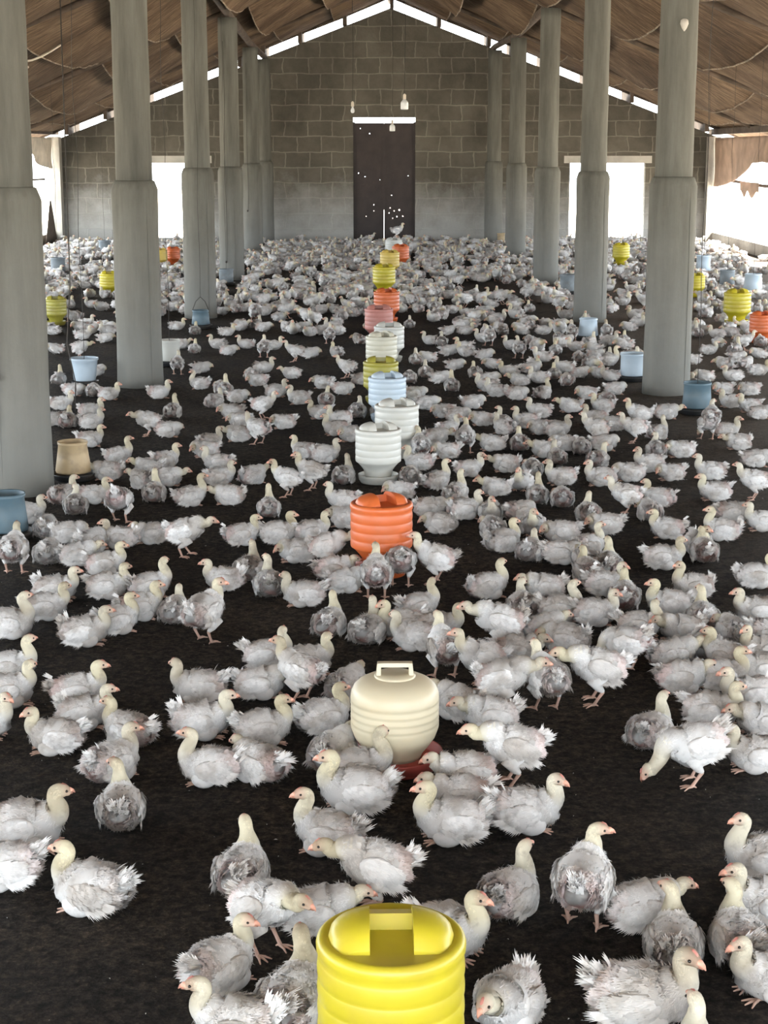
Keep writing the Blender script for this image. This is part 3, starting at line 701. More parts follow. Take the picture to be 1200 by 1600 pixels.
def rotz(a): c, s = math.cos(a), math.sin(a); return np.array([[c,-s,0],[s,c,0],[0,0,1]])
def roty(a): c, s = math.cos(a), math.sin(a); return np.array([[c,0,s],[0,1,0],[-s,0,c]])
def ellip(c, r, n1, n2, R=None):
    v = []; nn = []
    for i in range(n1+1):
        a = math.pi*i/n1
        for j in range(n2):
            q = 2*math.pi*j/n2; u = np.array([math.cos(a), math.sin(a)*math.cos(q), math.sin(a)*math.sin(q)]); v.append(u*r); nn.append(u/np.array(r))
    v = np.array(v); nn = np.array(nn); nn /= np.linalg.norm(nn, axis=1, keepdims=True)
    if R is not None: v = v@R.T; nn = nn@R.T
    f = [(i*n2+j, (i+1)*n2+j, (i+1)*n2+(j+1) % n2, i*n2+(j+1) % n2) for i in range(n1) for j in range(n2)]
    return v+np.array(c), nn, f
def tube_np(g, pts, rads, col, n=6, mi=0):
    b = MB(); b.tube(pts, rads, n); v = np.array(b.v); c = np.repeat(np.array(pts, float), n, axis=0); nn = v-c; g.add(v, nn, col, b.f, mi)

def chicken_geo(pose, seed, lod):
    """lod 2: near bird with separate parts; 1: one mesh; 0: light mesh for the far flock"""
    r = np.random.default_rng(seed); (hb, yaw, pitch, st) = POSE[pose]
    hb = np.array(hb) + r.normal(0, .004, 3)*(1 if lod else .5); yaw = math.radians(yaw + r.normal(0, 20 if pose in 'sSw' else 9)); pitch = math.radians(pitch)
    cz = .056 if not st else .130
    DOWN = DOWN0*(1-(yl := r.uniform(.1, .75)))+np.array([.90, .865, .78])*yl
    bp = math.radians({0: 5, 1: 14}[st] if pose != 'p' else -14) + r.normal(0, .04)
    fat = r.uniform(.95, 1.06)
    body = np.array([(-.086,.024,.006,.006),(-.080,.018,.028,.025),(-.061,.009,.048,.044),(-.028,.002,.061,.056),(.012,.001,.063,.058),(.044,.006,.055,.051),(.062,.020,.042,.040)])
    Rb = roty(-bp); ctr = np.stack([body[:,0], 0*body[:,0], body[:,1]], 1)@Rb.T + np.array([0, 0, cz])
    rad = body[:, 2:4]*fat
    chest = ctr[-1]; mid = chest*.45+hb*.55 + np.array([.010 if pose in 'sSwqrLR' else 0, 0, -.004])
    nk1 = chest*.8+hb*.2+np.array([.012, 0, .0])
    hd = np.array([math.cos(yaw)*math.cos(pitch), math.sin(yaw)*math.cos(pitch), math.sin(pitch)])
    hcs = [hb+hd*t+np.array([0, 0, z]) for t, z in ((.0, .004), (.012, .008), (.026, .006), (.036, .0))]
    cc = np.vstack([ctr, nk1, mid, hb-hd*.004+np.array([0,0,-.008])] + hcs)
    rr = np.vstack([rad, [(.0320,.0315)], [(.0220,.0235)], [(.0176,.0185)], [(.0174,.0184)], [(.0166,.0182)], [(.0122,.0140)], [(.0062,.0072)]])
    nR, nS = {2: (46, 22), 1: (30, 16), 0: (17, 9)}[lod]
    A = crom(np.hstack([cc, rr]), nR); Cn = A[:, :3]; Rr = np.maximum(A[:, 3:], .003); par = np.linspace(0, len(cc)-1, nR)
    T = np.gradient(Cn, axis=0); T /= np.linalg.norm(T, axis=1, keepdims=True)+1e-9
    # parallel transport frames
    S = np.zeros_like(T); S[0] = (0, 1, 0); 
    for i in range(nR):
        s0 = S[i-1] if i else np.array([0, 1., 0]); s_ = s0 - T[i]*np.dot(s0, T[i]); S[i] = s_/np.linalg.norm(s_)
    U = np.cross(T, S)
    ang = np.linspace(0, 2*np.pi, nS, endpoint=False)
    V = Cn[:, None] + S[:, None]*(Rr[:, 0][:, None, None]*np.cos(ang)[None, :, None]) - U[:, None]*(Rr[:, 1][:, None, None]*np.sin(ang)[None, :, None])*-1
    NN = S[:, None]*(np.cos(ang)[None, :, None]/Rr[:, 0][:, None, None]) + U[:, None]*(np.sin(ang)[None, :, None]/Rr[:, 1][:, None, None])
    NN /= np.linalg.norm(NN, axis=2, keepdims=True)
    # lumps
    if lod:
        for i in range(nR):
            for j in range(nS):
                p = V[i, j]; a = .009 if par[i] < 6.0 else .0015
                V[i, j] = p + NN[i, j]*a*(mnoise.noise(Vector((p[0]*26+seed, p[1]*26, p[2]*26)))*1.7+mnoise.noise(Vector((p[0]*60+seed, p[1]*60, p[2]*60)))*.7)
    Vb = V.copy(); Vb[..., 2] = np.maximum(Vb[..., 2], .0005)
    # colours
    col = np.zeros((nR, nS, 3)); bare = r.uniform(0, 1) 
    pk = 1.0 if bare > .30 else .45
    face_k = r.uniform(.55, 1.0)
    for i in range(nR):
        q = par[i]
        k = np.clip((q-6.3)/1.6, 0, 1); base = WHITE*(1-k)+DOWN*k
        f_ = np.clip((q-10.4)/1.6, 0, 1)*face_k; base = base*(1-f_)+FACE*f_
        for j in range(nS):
            p = Vb[i, j]; c = base.copy()
            if 1 < q < 3.0:      # bare pink rump below the tail
                m_ = pk*np.clip(1-abs(p[1])/.05, 0, 1)*np.clip((2.9-q)/1.4, 0, 1)*np.clip((Cn[i][2]+.015-p[2])/.03, 0, 1); c = c*(1-m_)+PINK*m_
            col[i, j] = c
    g = Geo(); idx = lambda i, j: i*nS+(j % nS)
    ff_ = [(idx(i, j), idx(i+1, j), idx(i+1, j+1), idx(i, j+1)) for i in range(nR-1) for j in range(nS)] + [tuple(idx(0, j) for j in range(nS)), tuple(idx(nR-1, j) for j in range(nS))[::-1]]
    # check orientation once
    a, b_, c_, d_ = ff_[len(ff_)//3]; vv_ = Vb.reshape(-1, 3); nf = np.cross(vv_[b_]-vv_[a], vv_[d_]-vv_[a])
    if np.dot(nf, NN.reshape(-1, 3)[a]) < 0: ff_ = [f[::-1] for f in ff_]
    skin_col = col*.86
    g.add(Vb.reshape(-1, 3), NN.reshape(-1, 3), skin_col.reshape(-1, 3), ff_)
    # --- legs
    for s in (-1, 1):
        w_ = .034
        if st:
            dx = s*.012+r.normal(0, .008); hip = (-.012, s*w_, cz-.028); knee = (.012, s*(w_+.012), cz-.05); hock = (-.022+dx*.5, s*(w_+.004), .052); foot = (.004+dx, s*(w_+.004), .007)
            tube_np(g, [hip, knee, tuple(np.array(knee)*.45+np.array(hock)*.55), hock], [.034, .027, .014, .0065], WHITE*.93, 8 if lod else 5)
            tube_np(g, [hock, tuple((np.array(hock)+np.array(foot))/2), foot], [.0062, .0048, .0055], SHANK, 6 if lod else 4)
        else:
            foot = (.040+r.normal(0, .006), s*.028, .006)
            if lod:
                v, nn, f = ellip((.012, s*.050, .030), (.040, .020, .030), 8, 10); v[:, 2] = np.maximum(v[:, 2], 0); g.add(v, nn, WHITE*.9, f)
        if lod or st:
            for ta in (-32, 0, 32, 180):
                a = math.radians(ta)+s*.1; Lt = (.036 if ta != 180 else .015); fx, fy, fz = foot
                tube_np(g, [(fx, fy, fz), (fx+math.cos(a)*Lt*.5, fy+math.sin(a)*Lt*.5, fz+.001), (fx+math.cos(a)*Lt, fy+math.sin(a)*Lt, .003)], [.005, .0036, .0018], SHANK, 5 if lod else 3)
    # --- contour feathers on the body
    cnt = {2: 1500, 1: 620, 0: 90}[lod]
    def scatter(n, p0, p1, skip_low=True):
        i0, i1 = np.searchsorted(par, p0), np.searchsorted(par, p1)-1
        u = r.uniform(i0, i1-1e-3, n*2); a = r.uniform(0, 2*np.pi, n*2); ii = u.astype(int); fr = (u-ii)[:, None]
        C0 = Cn[ii]*(1-fr)+Cn[ii+1]*fr; R0 = Rr[ii]*(1-fr)+Rr[ii+1]*fr; S0 = S[ii]; U0 = U[ii]
        P = C0 + S0*(R0[:, :1]*np.cos(a)[:, None]) + U0*(R0[:, 1:]*np.sin(a)[:, None])
        n0 = S0*(np.cos(a)[:, None]/R0[:, :1]) + U0*(np.sin(a)[:, None]/R0[:, 1:]); n0 /= np.linalg.norm(n0, axis=1, keepdims=True)
        keep = (P[:, 2] > .010) if not st else (P[:, 2] > 0)
        wgt = r.uniform(0, 1, n*2) < np.clip((R0[:, 0]+R0[:, 1])/.115, .12, 1) if p0 < 3 else np.ones(n*2, bool)
        k = np.where(keep & wgt)[0][:n]
        return P[k], n0[k], -T[ii[k]], (u[k]/(nR-1)*(len(cc)-1))
    P, n0, t0, q = scatter(cnt, .9, 7.3)
    t0 = t0 + np.array([0, 0, -.25]) + r.normal(0, .30, t0.shape); t0 -= n0*np.sum(t0*n0, 1, keepdims=True); t0 /= np.linalg.norm(t0, axis=1, keepdims=True)
    m = len(P); kk = np.clip((q-6.0)/1.4, 0, 1)[:, None]
    cl = WHITE*(1-kk)+DOWN*1.05*kk; cl = cl*r.uniform(.86, 1.04, (m, 1))
    gm_ = (r.uniform(0, 1, (m, 1)) < .10); cl = np.where(gm_, cl*.6+GRIME*.4, cl); pf = (np.clip((3.4-q)/1.6, 0, 1)*r.uniform(.05, .36)*pk)[:, None]; cl = cl*(1-pf)+PINK*1.15*pf
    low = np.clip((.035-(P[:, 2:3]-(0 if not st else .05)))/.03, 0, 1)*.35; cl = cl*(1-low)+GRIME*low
    # thin out over the pink rump
    pkm = (np.abs(P[:, 1]) < .032) & (q < 3.0) & (P[:, 2] < cz+.012) & (pk > .5); keep = ~pkm | (r.uniform(0, 1, m) < .16)
    P, n0, t0, cl, kk = P[keep], n0[keep], t0[keep], cl[keep], kk[keep]; q_ = q[keep]; m = len(P); sc_ = (1-.55*kk[:, 0])
    fl = {2: 1.0, 1: 1.25, 0: 1.9}[lod]
    # clumped ruffling
    cz_ = np.array([mnoise.noise(Vector((float(p[0])*30+seed, float(p[1])*30, float(p[2])*30))) for p in P])
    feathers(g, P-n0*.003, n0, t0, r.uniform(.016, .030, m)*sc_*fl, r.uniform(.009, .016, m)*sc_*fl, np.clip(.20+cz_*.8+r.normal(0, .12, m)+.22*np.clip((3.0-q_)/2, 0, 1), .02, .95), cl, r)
    # --- short down on neck and head
    if lod:
        P, n0, t0, q = scatter(700 if lod == 2 else 200, 7.0, 12.4); m = len(P)
        t0 = t0 + r.normal(0, .25, t0.shape); t0 -= n0*np.sum(t0*n0, 1, keepdims=True); t0 /= np.linalg.norm(t0, axis=1, keepdims=True)
        f_ = np.clip((q-10.6)/1.5, 0, 1)[:, None]*face_k; cl = (DOWN*(1-f_)+FACE*f_)*r.uniform(.9, 1.12, (m, 1)); wm = np.clip((8.6-q)/1.2, 0, 1)[:, None]*.5; cl = cl*(1-wm)+WHITE*wm
        feathers(g, P-n0*.001, n0, t0, r.uniform(.006, .011, m)*(1-.5*f_[:, 0]), r.uniform(.0025, .0045, m), r.uniform(.15, .5, m), cl, r, tips=False)
        # fine fluff wisps standing off the body
        P, n0, t0, q = scatter(1100 if lod == 2 else 320, 1.0, 7.0); m = len(P)
        t0 = t0 + r.normal(0, .5, t0.shape); t0 -= n0*np.sum(t0*n0, 1, keepdims=True); t0 /= np.linalg.norm(t0, axis=1, keepdims=True)
        feathers(g, P+n0*.002, n0, t0, r.uniform(.010, .020, m), r.uniform(.0014, .003, m)*(1.6 if lod == 1 else 1), r.uniform(.4, 1.1, m), np.tile(WHITE*1.03, (m, 1)), r, tips=False)
    # --- wings
    wings = []
    for s in (-1, 1):
        gw = Geo(); drp = r.uniform(-.02, .30) ; outw = r.uniform(.0, .10); big = r.uniform(.9, 1.1)
        Rw = rotz(s*(outw)) @ roty(-bp+drp-.18)
        c0 = np.array([-.010, s*.0535*fat, 0.006])@Rb.T + np.array([0, 0, cz]) 
        v, nn, f = ellip(c0, (.050*big, .0165, .033), 10 if lod else 6, 12 if lod else 6, Rw)
        v[:, 2] = np.maximum(v[:, 2], .002)
        gw.add(v, nn, WHITE*.92, f)
        k = {2: 260, 1: 110, 0: 14}[lod]; th = r.uniform(0, 1, k); ph = r.uniform(-1, 1, k)
        xx = (.040-.085*th)*big; zz_ = ph*.027*np.sqrt(np.clip(1-(xx/.056)**2, .1, 1)); yy_ = s*.0155*np.sqrt(np.clip(1-(xx/.056)**2-(zz_/.034)**2, .02, 1))
        loc = np.stack([xx, yy_, zz_], 1); nl = np.stack([xx/.0031, yy_/.00024, zz_/.00115], 1); nl /= np.linalg.norm(nl, axis=1, keepdims=True)
        P = loc@Rw.T+c0; n0 = nl@Rw.T; tl = np.tile(np.array([-1., 0, -.15]), (k, 1)) + r.normal(0, .16, (k, 3)); t0 = tl@Rw.T; t0 -= n0*np.sum(t0*n0, 1, keepdims=True); t0 /= np.linalg.norm(t0, axis=1, keepdims=True)+1e-9
        cl = WHITE*r.uniform(.88, 1.06, (k, 1)); feathers(gw, P, n0, t0, r.uniform(.018, .034, k)*(1 if lod else 1.4), r.uniform(.008, .013, k)*(1 if lod else 1.8), r.uniform(.05, .4, k), cl, r, curl=.15)
        # quills along the rear lower edge
        k = {2: 13, 1: 8, 0: 3}[lod]; t_ = np.linspace(0, 1, k)
        loc = np.stack([-.048+.055*t_, np.full(k, s*.008), -.012-.014*np.sin(t_*2.4)], 1); P = loc@Rw.T+c0
        t0 = np.stack([-1+.25*t_, np.zeros(k), -.05-.75*t_], 1)@Rw.T; t0 /= np.linalg.norm(t0, axis=1, keepdims=True); n0 = np.tile(np.array([0., s, .12])@Rw.T, (k, 1)); n0 -= t0*np.sum(t0*n0, 1, keepdims=True); n0 /= np.linalg.norm(n0, axis=1, keepdims=True)
        feathers(gw, P, n0, t0, r.uniform(.034, .050, k), r.uniform(.007, .010, k)*(1 if lod else 2), r.uniform(.0, .2, k), np.tile(WHITE, (k, 1)), r, curl=.05)
        wings.append(gw)
    # --- tail tuft
    gt = Geo(); k = {2: 95, 1: 40, 0: 6}[lod]; tb = np.array([-.076, 0, .030])@Rb.T+np.array([0, 0, cz]); yw = r.normal(0, .35); pt_ = r.uniform(.35, 1.0)
    a = r.normal(0, .26, k); e = pt_+r.normal(0, .17, k); t0 = np.stack([-np.cos(e)*np.cos(a+yw), np.sin(a+yw)*.9, np.sin(e)], 1); t0 /= np.linalg.norm(t0, axis=1, keepdims=True)
    n0 = np.tile(np.array([-.35, 0, .9]), (k, 1)) + r.normal(0, .5, (k, 3)) - 0; n0 -= t0*np.sum(t0*n0, 1, keepdims=True); n0 /= np.linalg.norm(n0, axis=1, keepdims=True)
    P = tb + r.normal(0, .008, (k, 3)); L_ = r.uniform(.024, .047, k)
    feathers(gt, P, n0, t0, L_, r.uniform(.010, .017, k)*(1 if lod else 1.9), r.normal(0, .22, k), np.tile(WHITE*1.04, (k, 1)), r, curl=.12)
    # --- beak, comb, eyes
    hs = np.cross(np.array([0, 0, 1.]), hd); hs /= np.linalg.norm(hs); hu = np.cross(hd, hs); h0 = hb+np.array([0, 0, .006])
    gb_ = Geo(); p0 = h0+hd*.031
    b = MB(); b.tube([tuple(p0-hd*.003), tuple(p0+hd*.007+hu*.0008), tuple(p0+hd*.0145-hu*.0022), tuple(p0+hd*.0200-hu*.0078)], [.0088, .0066, .0040, .0009], 9)
    b.tube([tuple(p0-hu*.004), tuple(p0+hd*.0075-hu*.0062), tuple(p0+hd*.0140-hu*.0085)], [.0058, .0044, .0010], 7)
    v = np.array(b.v); gb_.add(v, v-(p0+hd*.004), SHANK, b.f)
    gc = Geo(); b = MB(); b.tube([tuple(h0+hd*.010+hu*.016), tuple(h0+hd*.018+hu*.0185), tuple(h0+hd*.026+hu*.0135), tuple(h0+hd*.031+hu*.006)], [.0014, .0032, .0038, .0022], 6)
    v = np.array(b.v); gc.add(v, v-(h0+hd*.015), PINK, b.f)
    eyes = []
    for s in (-1, 1):
        ge = Geo(); c = h0+hd*.0225+hs*s*.0142+hu*.0035; v, nn, f = ellip(c, (.0036, .0036, .0036), 6, 8); ge.add(v, nn, WHITE, f); eyes.append(ge)
    return g, wings, gt, gb_, gc, eyes

def merge(parts):
    """[(Geo, material index)] -> one Geo"""
    out = Geo()
    for g, mi in parts:
        V, Nn, Cc = g.arrays(); b = out.k; out.v.append(V); out.n.append(Nn); out.c.append(Cc); out.k += len(V)
        for f in g.f: out.f.append(tuple(i+b for i in f)); out.mi.append(mi)
    return out
PM = [M['plumage'], M['beak'], M['comb'], M['eye']]
protos2 = {}; protos1 = {}
def proto2(pose, k):
    key = (pose, k)
    if key not in protos2:
        g, wings, gt, gb_, gc, eyes = chicken_geo(pose, 100+ord(pose)*7+k*1013, 2)
        protos2[key] = [('body', g.mesh('chicken', [M['plumage']]))] + [('wing', x.mesh('wing', [M['plumage']])) for x in wings] + [('tail', gt.mesh('tail', [M['plumage']])), ('beak', gb_.mesh('beak', [M['beak']])), ('comb', gc.mesh('comb', [M['comb']]))] + [('eye', x.mesh('eye', [M['eye']])) for x in eyes]
    return protos2[key]
def proto1(pose, k):
    key = (pose, k)
    if key not in protos1:
        g, wings, gt, gb_, gc, eyes = chicken_geo(pose, 500+ord(pose)*11+k*733, 1)
        protos1[key] = merge([(g, 0)]+[(x, 0) for x in wings]+[(gt, 0), (gb_, 1), (gc, 2)]+[(x, 3) for x in eyes]).mesh('chicken', PM)
    return protos1[key]

# x, y = photo pixel of the body's centre, heading in degrees (0 right, 90 away, 180 left, 270 towards us), pose, [size]
CH = """
5 1347 185 s;143 1382 162 s 1.05;378 1355 82 S;416 1410 322 f;500 1415 0 l;585 1350 180 f;343 1500 50 R;388 1588 168 s;443 1562 76 S 1.12;700 1450 335 s 1.05;792 1557 238 l 1.05;797 1390 58 S;
918 1368 72 r 1.05;1000 1408 8 l;1052 1465 82 S;1155 1460 92 S;1200 1402 185 s;1192 1335 180 S;1205 1512 200 s;1002 1552 350 s 1.15;1085 1650 80 S;
87 1145 180 s;122 1075 10 s;132 1107 5 s;200 1135 150 s;175 1185 52 s;188 1255 98 S;42 1285 355 s 1.12;-28 1125 0 s;12 1075 20 s;18 1038 0 S;310 1068 178 s;315 1120 5 s 1.08;330 1192 176 S;
403 1187 138 l;412 1132 12 s;408 1062 0 l;468 1042 150 w;480 1030 20 s;418 1018 0 L;505 1115 28 s;523 1170 60 l;598 1177 5 S 1.05;555 1230 180 s 1.1;512 1295 160 S;705 1277 182 s 1.05;717 1235 176 l;742 1200 188 l;
782 1163 184 f 1.05;765 1113 180 l;822 1260 0 s 1.05;717 1093 140 l;542 1065 60 l;1018 1138 55 S;1085 1160 186 p 1.05;1182 1172 180 s;1112 1105 345 s;1192 1122 180 l;1170 1080 190 s;1068 1053 2 l;
932 1040 182 f 1.1;853 1055 110 w;790 1056 356 f 1.05;752 1023 185 w;695 1008 105 w;648 990 170 s;687 975 350 s;655 943 22 S;625 972 200 s;780 966 176 f 1.1;762 912 20 S;850 913 180 l;860 947 8 S;830 945 90 s;850 976 20 l;
882 995 160 T;808 1013 0 l;1037 868 352 s;1100 857 90 s;1182 896 0 s;1083 912 180 S;948 880 80 S;920 888 100 s;945 908 0 s;975 928 80 s;1045 940 176 s;1098 960 86 S;930 953 0 s;1000 973 350 L;1063 978 190 l;
980 1000 150 p;1053 1018 10 l;1100 1002 260 l;1183 950 180 s;1155 982 100 T;1196 985 0 s;1195 1010 180 s;1135 1022 140 s;1190 1040 180 T;1128 1050 0 s;
21 856 90 w;77 860 90 T;121 862 12 l;72 944 10 s;87 917 5 s;14 970 14 S 1.08;165 878 10 s;168 912 5 s;132 982 10 s 1.05;182 965 30 s;218 945 20 s;235 912 20 S;273 950 82 s;320 953 58 r 1.05;350 901 176 s;390 885 80 S;420 909 100 S;
474 924 180 s;515 969 76 S;577 980 72 S;540 903 10 l;522 886 12 l;588 893 92 w;512 850 5 f;626 875 88 p;680 868 170 w 1.05;45 799 5 s;42 823 92 T;108 829 20 T;182 838 170 s;148 842 60 T;118 786 100 s;145 770 12 s;187 778 80 p 1.1;
99 771 60 s;185 709 16 S;167 734 180 l;140 684 14 s;143 656 0 s;105 655 90 s;258 716 32 s;231 728 180 l;263 743 0 l;241 767 90 S;222 747 140 l;297 773 18 S;238 830 180 l;290 828 0 f 1.08;238 655 200 f;255 669 0 T;
328 688 30 s;320 700 190 T;372 676 180 l;403 667 150 w;443 657 180 T;340 721 180 s;344 743 10 s;395 740 40 l;357 771 180 l;420 790 92 S;378 832 15 s;435 830 10 s;486 828 20 s;448 744 170 w;486 734 172 w;475 702 150 s;509 707 0 s;
538 740 70 S;535 778 180 s;541 806 160 T;464 858 180 T;525 667 180 s;548 676 200 T;657 692 100 w;700 667 30 s;682 680 10 l;727 680 84 w;697 702 180 T;768 690 180 l;788 665 140 s;812 690 90 s;655 720 170 s;641 743 90 T;
682 748 32 S;712 768 60 S;733 729 10 s;623 763 180 T;774 758 180 l;815 749 250 s;790 722 180 l;832 729 90 T;877 742 180 s;840 770 80 S;878 775 90 T;673 790 0 l;731 793 10 s;687 814 160 T;776 797 270 s;800 797 30 T;770 822 100 T;
786 842 30 s;832 816 265 s;876 828 180 T;833 857 70 s;882 862 0 T;870 711 100 s;850 700 180 l;865 668 0 s;932 667 170 w;909 695 90 T;935 715 60 s;991 665 180 w;1028 673 40 S;1105 660 100 p;1135 671 5 s;1153 688 180 l;
1028 700 90 s;1014 722 180 s;1048 735 180 T;938 743 180 s;982 736 180 T;978 770 176 w;1030 775 150 s;945 816 180 T;919 799 90 s;1042 822 170 s;1015 795 100 T;1110 733 180 s;1117 765 180 s;1182 714 0 T;1178 748 180 w;
1145 798 0 T;1129 825 160 S;1092 845 280 s;1192 811 180 s;919 849 30 S;905 867 90 T;
82 515 180 s;86 543 180 T;130 522 10 s;125 542 10 f;165 526 0 T;92 590 90 S;150 578 20 T;115 607 0 T;146 608 100 T;170 613 0 s;96 628 0 s;142 640 5 s;85 652 180 T;277 508 0 s;305 515 90 s;283 536 0 l;304 543 90 s;277 565 90 w;
315 573 0 T;312 597 178 S;340 536 170 s;358 546 0 T;355 517 10 s;384 536 180 s;412 540 92 w;428 538 0 s;460 546 180 w;455 581 180 l;392 583 100 T;412 573 0 s;402 592 180 T;345 603 100 T;352 607 90 S;336 625 60 s;372 617 0 T;432 609 0 s;
467 620 180 s;411 630 0 w;362 641 180 T;374 654 180 T;248 611 15 s;270 640 80 S;486 550 0 T;515 520 90 w;525 548 120 s;541 570 170 w;560 528 120 T;505 596 160 T;536 605 0 T;510 622 90 s;500 642 190 s;530 652 200 s;560 640 80 s;565 590 30 T;
640 505 90 s;650 560 90 s;668 556 180 T;690 532 90 s;702 546 0 T;665 580 90 s;688 588 0 T;706 600 90 S;650 612 0 T;668 628 0 T;692 640 180 T;716 646 0 T;640 588 90 T;
755 526 178 s;786 515 90 T;758 552 0 T;742 580 100 s;768 566 180 T;800 538 160 s;795 578 178 s;811 592 180 l;842 588 180 s;848 556 180 s;868 545 90 s;882 572 178 s;886 592 90 T;908 580 0 T;866 582 90 s;775 608 160 s;808 613 0 T;848 611 45 S;
842 640 180 s;890 632 180 l;760 600 180 s;752 652 180 T;786 658 112 S;822 656 170 s;850 666 180 T;930 650 178 s;916 612 180 T;942 632 170 s;740 626 0 T;712 568 0 T;725 540 180 s;828 530 100 T;850 515 0 s;880 525 90 T;900 540 180 s;930 552 0 T;905 556 90 T;935 580 180 T;
975 530 80 s;990 553 0 T;972 585 180 s;1042 642 355 l;998 645 178 w;1112 648 80 w;1142 625 180 s;1172 632 180 s;1188 642 0 T;1090 518 90 s;1108 545 0 s;1100 585 180 T;1080 560 180 s;1145 585 180 s;1186 577 0 s;1152 556 0 T;1130 605 180 T;1170 606 180 T;1165 530 0 w;1120 520 180 s;1185 550 180 T;1085 600 100 s;
948 622 100 T;962 605 0 T;728 515 0 s;812 510 180 T;765 590 0 T;700 515 20 T;672 530 160 s;590 640 90 T;905 515 90 w;940 515 90 w;960 660 160 T;945 690 0 T;880 690 180 T;1060 700 180 T
"""
cents = []
for t in CH.replace('\n', '').split(';'):
    q = t.split()
    if len(q) < 4: continue
    cents.append((float(q[0]), float(q[1]), float(q[2]), q[3], (float(q[4]) if len(q) > 4 else 1.0)*float(np.interp(float(q[1]), [520, 720, 1000, 1250], [.80, .83, .88, .92]))))
birds = []
for (px, py, hd, ps, sc) in cents:
    st = POSE[ps][3]; z = (.058 if not st else .125)*sc; p = at(px, py, z); birds.append([p.x, p.y, math.radians(hd), ps, sc*rng.uniform(.97, 1.04), px, py])
# obstacles
OBS = [(p.x, p.y, .175) for p in pil_pos] + [(x, y, r-.02) for x, y, r in drinker_pos] + list(feeder_pos)
def relax(B, it=30, dmin=.140, fix=0):
    B = [list(b_) for b_ in B]
    for _ in range(it):
        for i in range(len(B)):
            bi = B[i]
            for j in range(i):
                bj = B[j]; dy = bi[1]-bj[1]
                if abs(dy) > .2: continue
                dx = bi[0]-bj[0]; d = math.hypot(dx, dy)
                if 1e-6 < d < dmin:
                    k = (dmin-d)/2/d*.5; bi[0] += dx*k; bi[1] += dy*k; bj[0] -= dx*k; bj[1] -= dy*k
            for ox, oy, orr in OBS:
                dx, dy = bi[0]-ox, bi[1]-oy; d = math.hypot(dx, dy); m_ = orr+.056
                if 1e-6 < d < m_: bi[0] += dx/d*(m_-d); bi[1] += dy/d*(m_-d)
    return B
birds = relax(birds)
birds.sort(key=lambda q: math.hypot(q[0], q[1]))

# labels: each bird by its stance, facing and nearest landmark
LM = []
names_d = ['large yellow drinker at the bottom edge','cream domed drinker','near orange drinker','nearest white drinker','second white drinker','pale blue drinker','olive yellow middle drinker','ivory drinker','middle white drinker','faded red drinker']
for nme, dp in zip(names_d, drinker_pos): LM.append((nme, dp[0], dp[1]))
for k, nme in ((0, 'nearest left pillar'), (1, 'second left pillar'), (2, 'third left pillar'), (6, 'nearest right pillar'), (7, 'second right pillar')): LM.append((nme, pil_pos[k].x, pil_pos[k].y))
for k, nme in ((0, 'tan pot feeder'), (1, 'left edge blue feeder'), (3, 'pale blue left feeder'), (8, 'blue round right feeder')): LM.append((nme, feeder_pos[k][0], feeder_pos[k][1]))
def face(h):
    h = math.degrees(h) % 360
    return ['facing right', 'facing away to the right', 'facing away', 'facing away to the left', 'facing left', 'facing the camera and left', 'facing the camera', 'facing the camera and right'][int((h+22.5)//45) % 8]
STW = {'s': 'sitting', 'S': 'sitting long-necked', 'l': 'low-headed sitting', 'L': 'sitting head-turned', 'R': 'sitting head-turned', 'T': 'crouching head-down', 'w': 'standing', 'q': 'standing head-turned', 'r': 'standing head-turned', 'f': 'standing neck-forward', 'p': 'pecking'}
def rel(bx, by, lx, ly):
    dx, dy = bx-lx, by-ly
    a = math.degrees(math.atan2(dy, dx)) % 360
    return ['right of', 'behind and right of', 'behind', 'behind and left of', 'left of', 'in front and left of', 'in front of', 'in front and right of'][int((a+22.5)//45) % 8]
groups_ = {}
IND = birds[:299]; REST = birds[299:]
for i, b_ in enumerate(IND):
    best = min(LM, key=lambda l: math.hypot((b_[0]-l[1]), (b_[1]-l[2])*.8)); dist = math.hypot(b_[0]-best[1], b_[1]-best[2])
    key = (STW[b_[3]], face(b_[2]), rel(b_[0], b_[1], best[1], best[2]), best[0]); groups_.setdefault(key, []).append((dist, i))
ORD = ['nearest it', 'second nearest it', 'third nearest it', 'fourth nearest it', 'fifth nearest it', 'sixth nearest it', 'seventh nearest it', 'eighth nearest it', 'ninth nearest it', 'tenth nearest it']
labels = {}
for key, lst in groups_.items():
    lst.sort()
    for k, (dist, i) in enumerate(lst):
        base = '%s white chicken %s, %s %s' % (key[0], key[1].replace('facing the camera and', 'facing us and'), key[2], key[3])
        if len(lst) > 1: base += ', ' + ORD[min(k, 9)]
        w_ = base.split()
        if len(w_) > 16: base = base.replace('white chicken', 'chicken').replace('behind and', 'behind').replace('in front and', 'before').replace('drinker at the bottom edge', 'drinker')
        w_ = base.split()
        if len(w_) > 16: base = base.replace('second nearest it', 'second').replace('third nearest it', 'third').replace('away to the', 'away')
        labels[i] = base
GRP = 'white broiler chickens on the litter'
NEAR = 150
for i, (x, y, h, ps, sc, px, py) in enumerate(IND):
    if i < NEAR:
        pr = proto2(ps, i % (5 if ps == 's' else 4 if ps == 'S' else 2) if ps in 'sSlTwf' else 0)
        root = link('chicken', pr[0][1]); root.location = (x, y, -.006); root.rotation_euler = (0, 0, h); root.scale = (sc,)*3
        for nm, me in pr[1:]: link(nm, me, root)
    else:
        root = link('chicken', proto1(ps, i % (4 if ps in 'sT' else 2))); root.location = (x, y, -.006); root.rotation_euler = (0, 0, h); root.scale = (sc,)*3
    tag(root, labels[i], 'chicken', GRP)
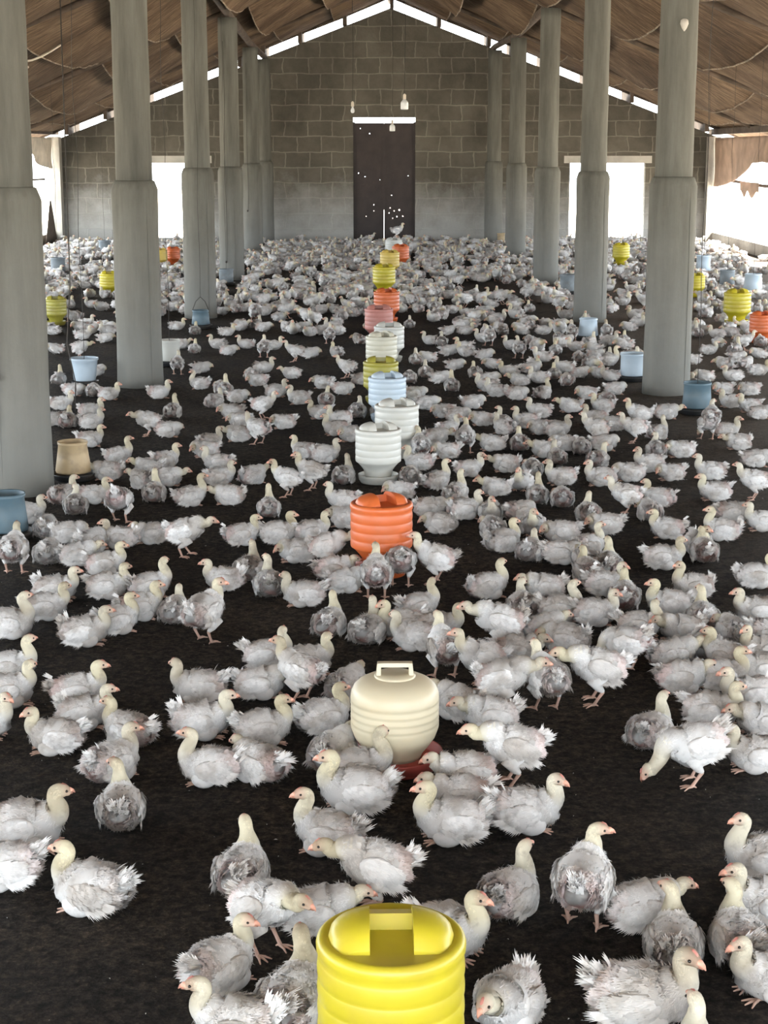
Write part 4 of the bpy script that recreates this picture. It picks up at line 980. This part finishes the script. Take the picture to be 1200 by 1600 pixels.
# the bird standing on the farthest white drinker
dp = drinker_pos[14]; root = link('chicken', proto1('w', 0)); root.location = (dp[0]+.06, dp[1], .36); root.rotation_euler = (0, 0, .1)
tag(root, 'white chicken standing on top of the farthest white drinker before the door', 'chicken', GRP)

# far flock: uncountable mass of birds toward the end wall
rr_ = random.Random(11); far = []
def dens(x, y):
    n = mnoise.noise(Vector((x*.9, y*.55, 2.7))) + .5*mnoise.noise(Vector((x*2.3, y*1.6, 7)))
    d = .45 + (y-16)/16*.65
    if x > 5.2 and y > 19: d -= .55
    return d + n*.9
tries = 0; grid = {}
def ok(x, y, dm):
    gx, gy = int(x/.2), int(y/.2)
    for a in range(gx-2, gx+3):
        for c in range(gy-2, gy+3):
            for (qx, qy) in grid.get((a, c), ()):
                if math.hypot(qx-x, qy-y) < dm: return False
    return True
for b_ in birds: grid.setdefault((int(b_[0]/.2), int(b_[1]/.2)), []).append((b_[0], b_[1]))
while tries < 42000 and len(far) < 2300:
    tries += 1; y = rr_.uniform(12.6, 32.5); x = rr_.uniform(-6.2, 6.2)
    if y < 15.9 and (x < .7 or rr_.random() > .6): continue
    if rr_.random() > dens(x, y) or not ok(x, y, .138): continue
    if any(math.hypot(x-ox, y-oy) < orr+.125 for ox, oy, orr in OBS): continue
    grid.setdefault((int(x/.2), int(y/.2)), []).append((x, y)); far.append((x, y, rr_.uniform(0, 6.283), rr_.choice('sssSlTTTTTlwfl'), rr_.uniform(.80, .93)))
for b_ in REST: far.append((b_[0], b_[1], b_[2], b_[3], b_[4]))
lo = []
for k, ps in enumerate('sssSlTTwfp'):
    g, wings, gt, gb_, gc, eyes = chicken_geo(ps, 900+k*31, 0); lo.append((ps, merge([(g, 0)]+[(x, 0) for x in wings]+[(gt, 0), (gb_, 1)])))
Vs, Ns, Cs, Fs, Ms = [], [], [], [], []; off = 0
for x, y, h, ps, sc in far:
    cand = [g for q, g in lo if q == ps] or [lo[0][1]]; g = rr_.choice(cand); V, Nn, Cc = g.arrays(); R = rotz(h)
    tint = rr_.uniform(1.0, 1.16)
    Vs.append(V@R.T*sc+np.array([x, y, -.006])); Ns.append(Nn@R.T); Cs.append(np.minimum(Cc*tint, .97)); Fs += [tuple(i+off for i in f) for f in g.f]; Ms += g.mi; off += len(V)
G = Geo(); G.v = Vs; G.n = Ns; G.c = Cs; G.f = Fs; G.mi = Ms; G.k = off
o = link('chicken_flock', G.mesh('chicken_flock', [M['plumage'], M['beak']])); tag(o, 'dense mass of white chickens covering the litter toward the far wall', 'flock', GRP, 'stuff')
print('birds', len(birds), 'individual', len(IND), 'far', len(far), 'faces', len(Fs))

# loose down and crumbs on the litter
b = MB(); r_ = random.Random(5)
for k in range(420):
    y = 2.4+r_.random()**1.3*10; x = r_.uniform(-.28, .28)*y*.95; s = r_.uniform(.002, .006); a = r_.uniform(0, 6.28); z = litter_h(x, y)+.002
    if r_.random() < .75: s *= .6
    b.add([(x+s*math.cos(a), y+s*math.sin(a), z), (x-s*.5*math.sin(a), y+s*.5*math.cos(a), z+.002), (x-s*math.cos(a), y-s*math.sin(a), z), (x+s*.5*math.sin(a), y-s*.5*math.cos(a), z+.002)], [(0, 1, 2, 3)])
o = b.build('loose_down', M['down_specks']); tag(o, 'tiny white down specks scattered over the dark litter', 'down', kind='stuff')
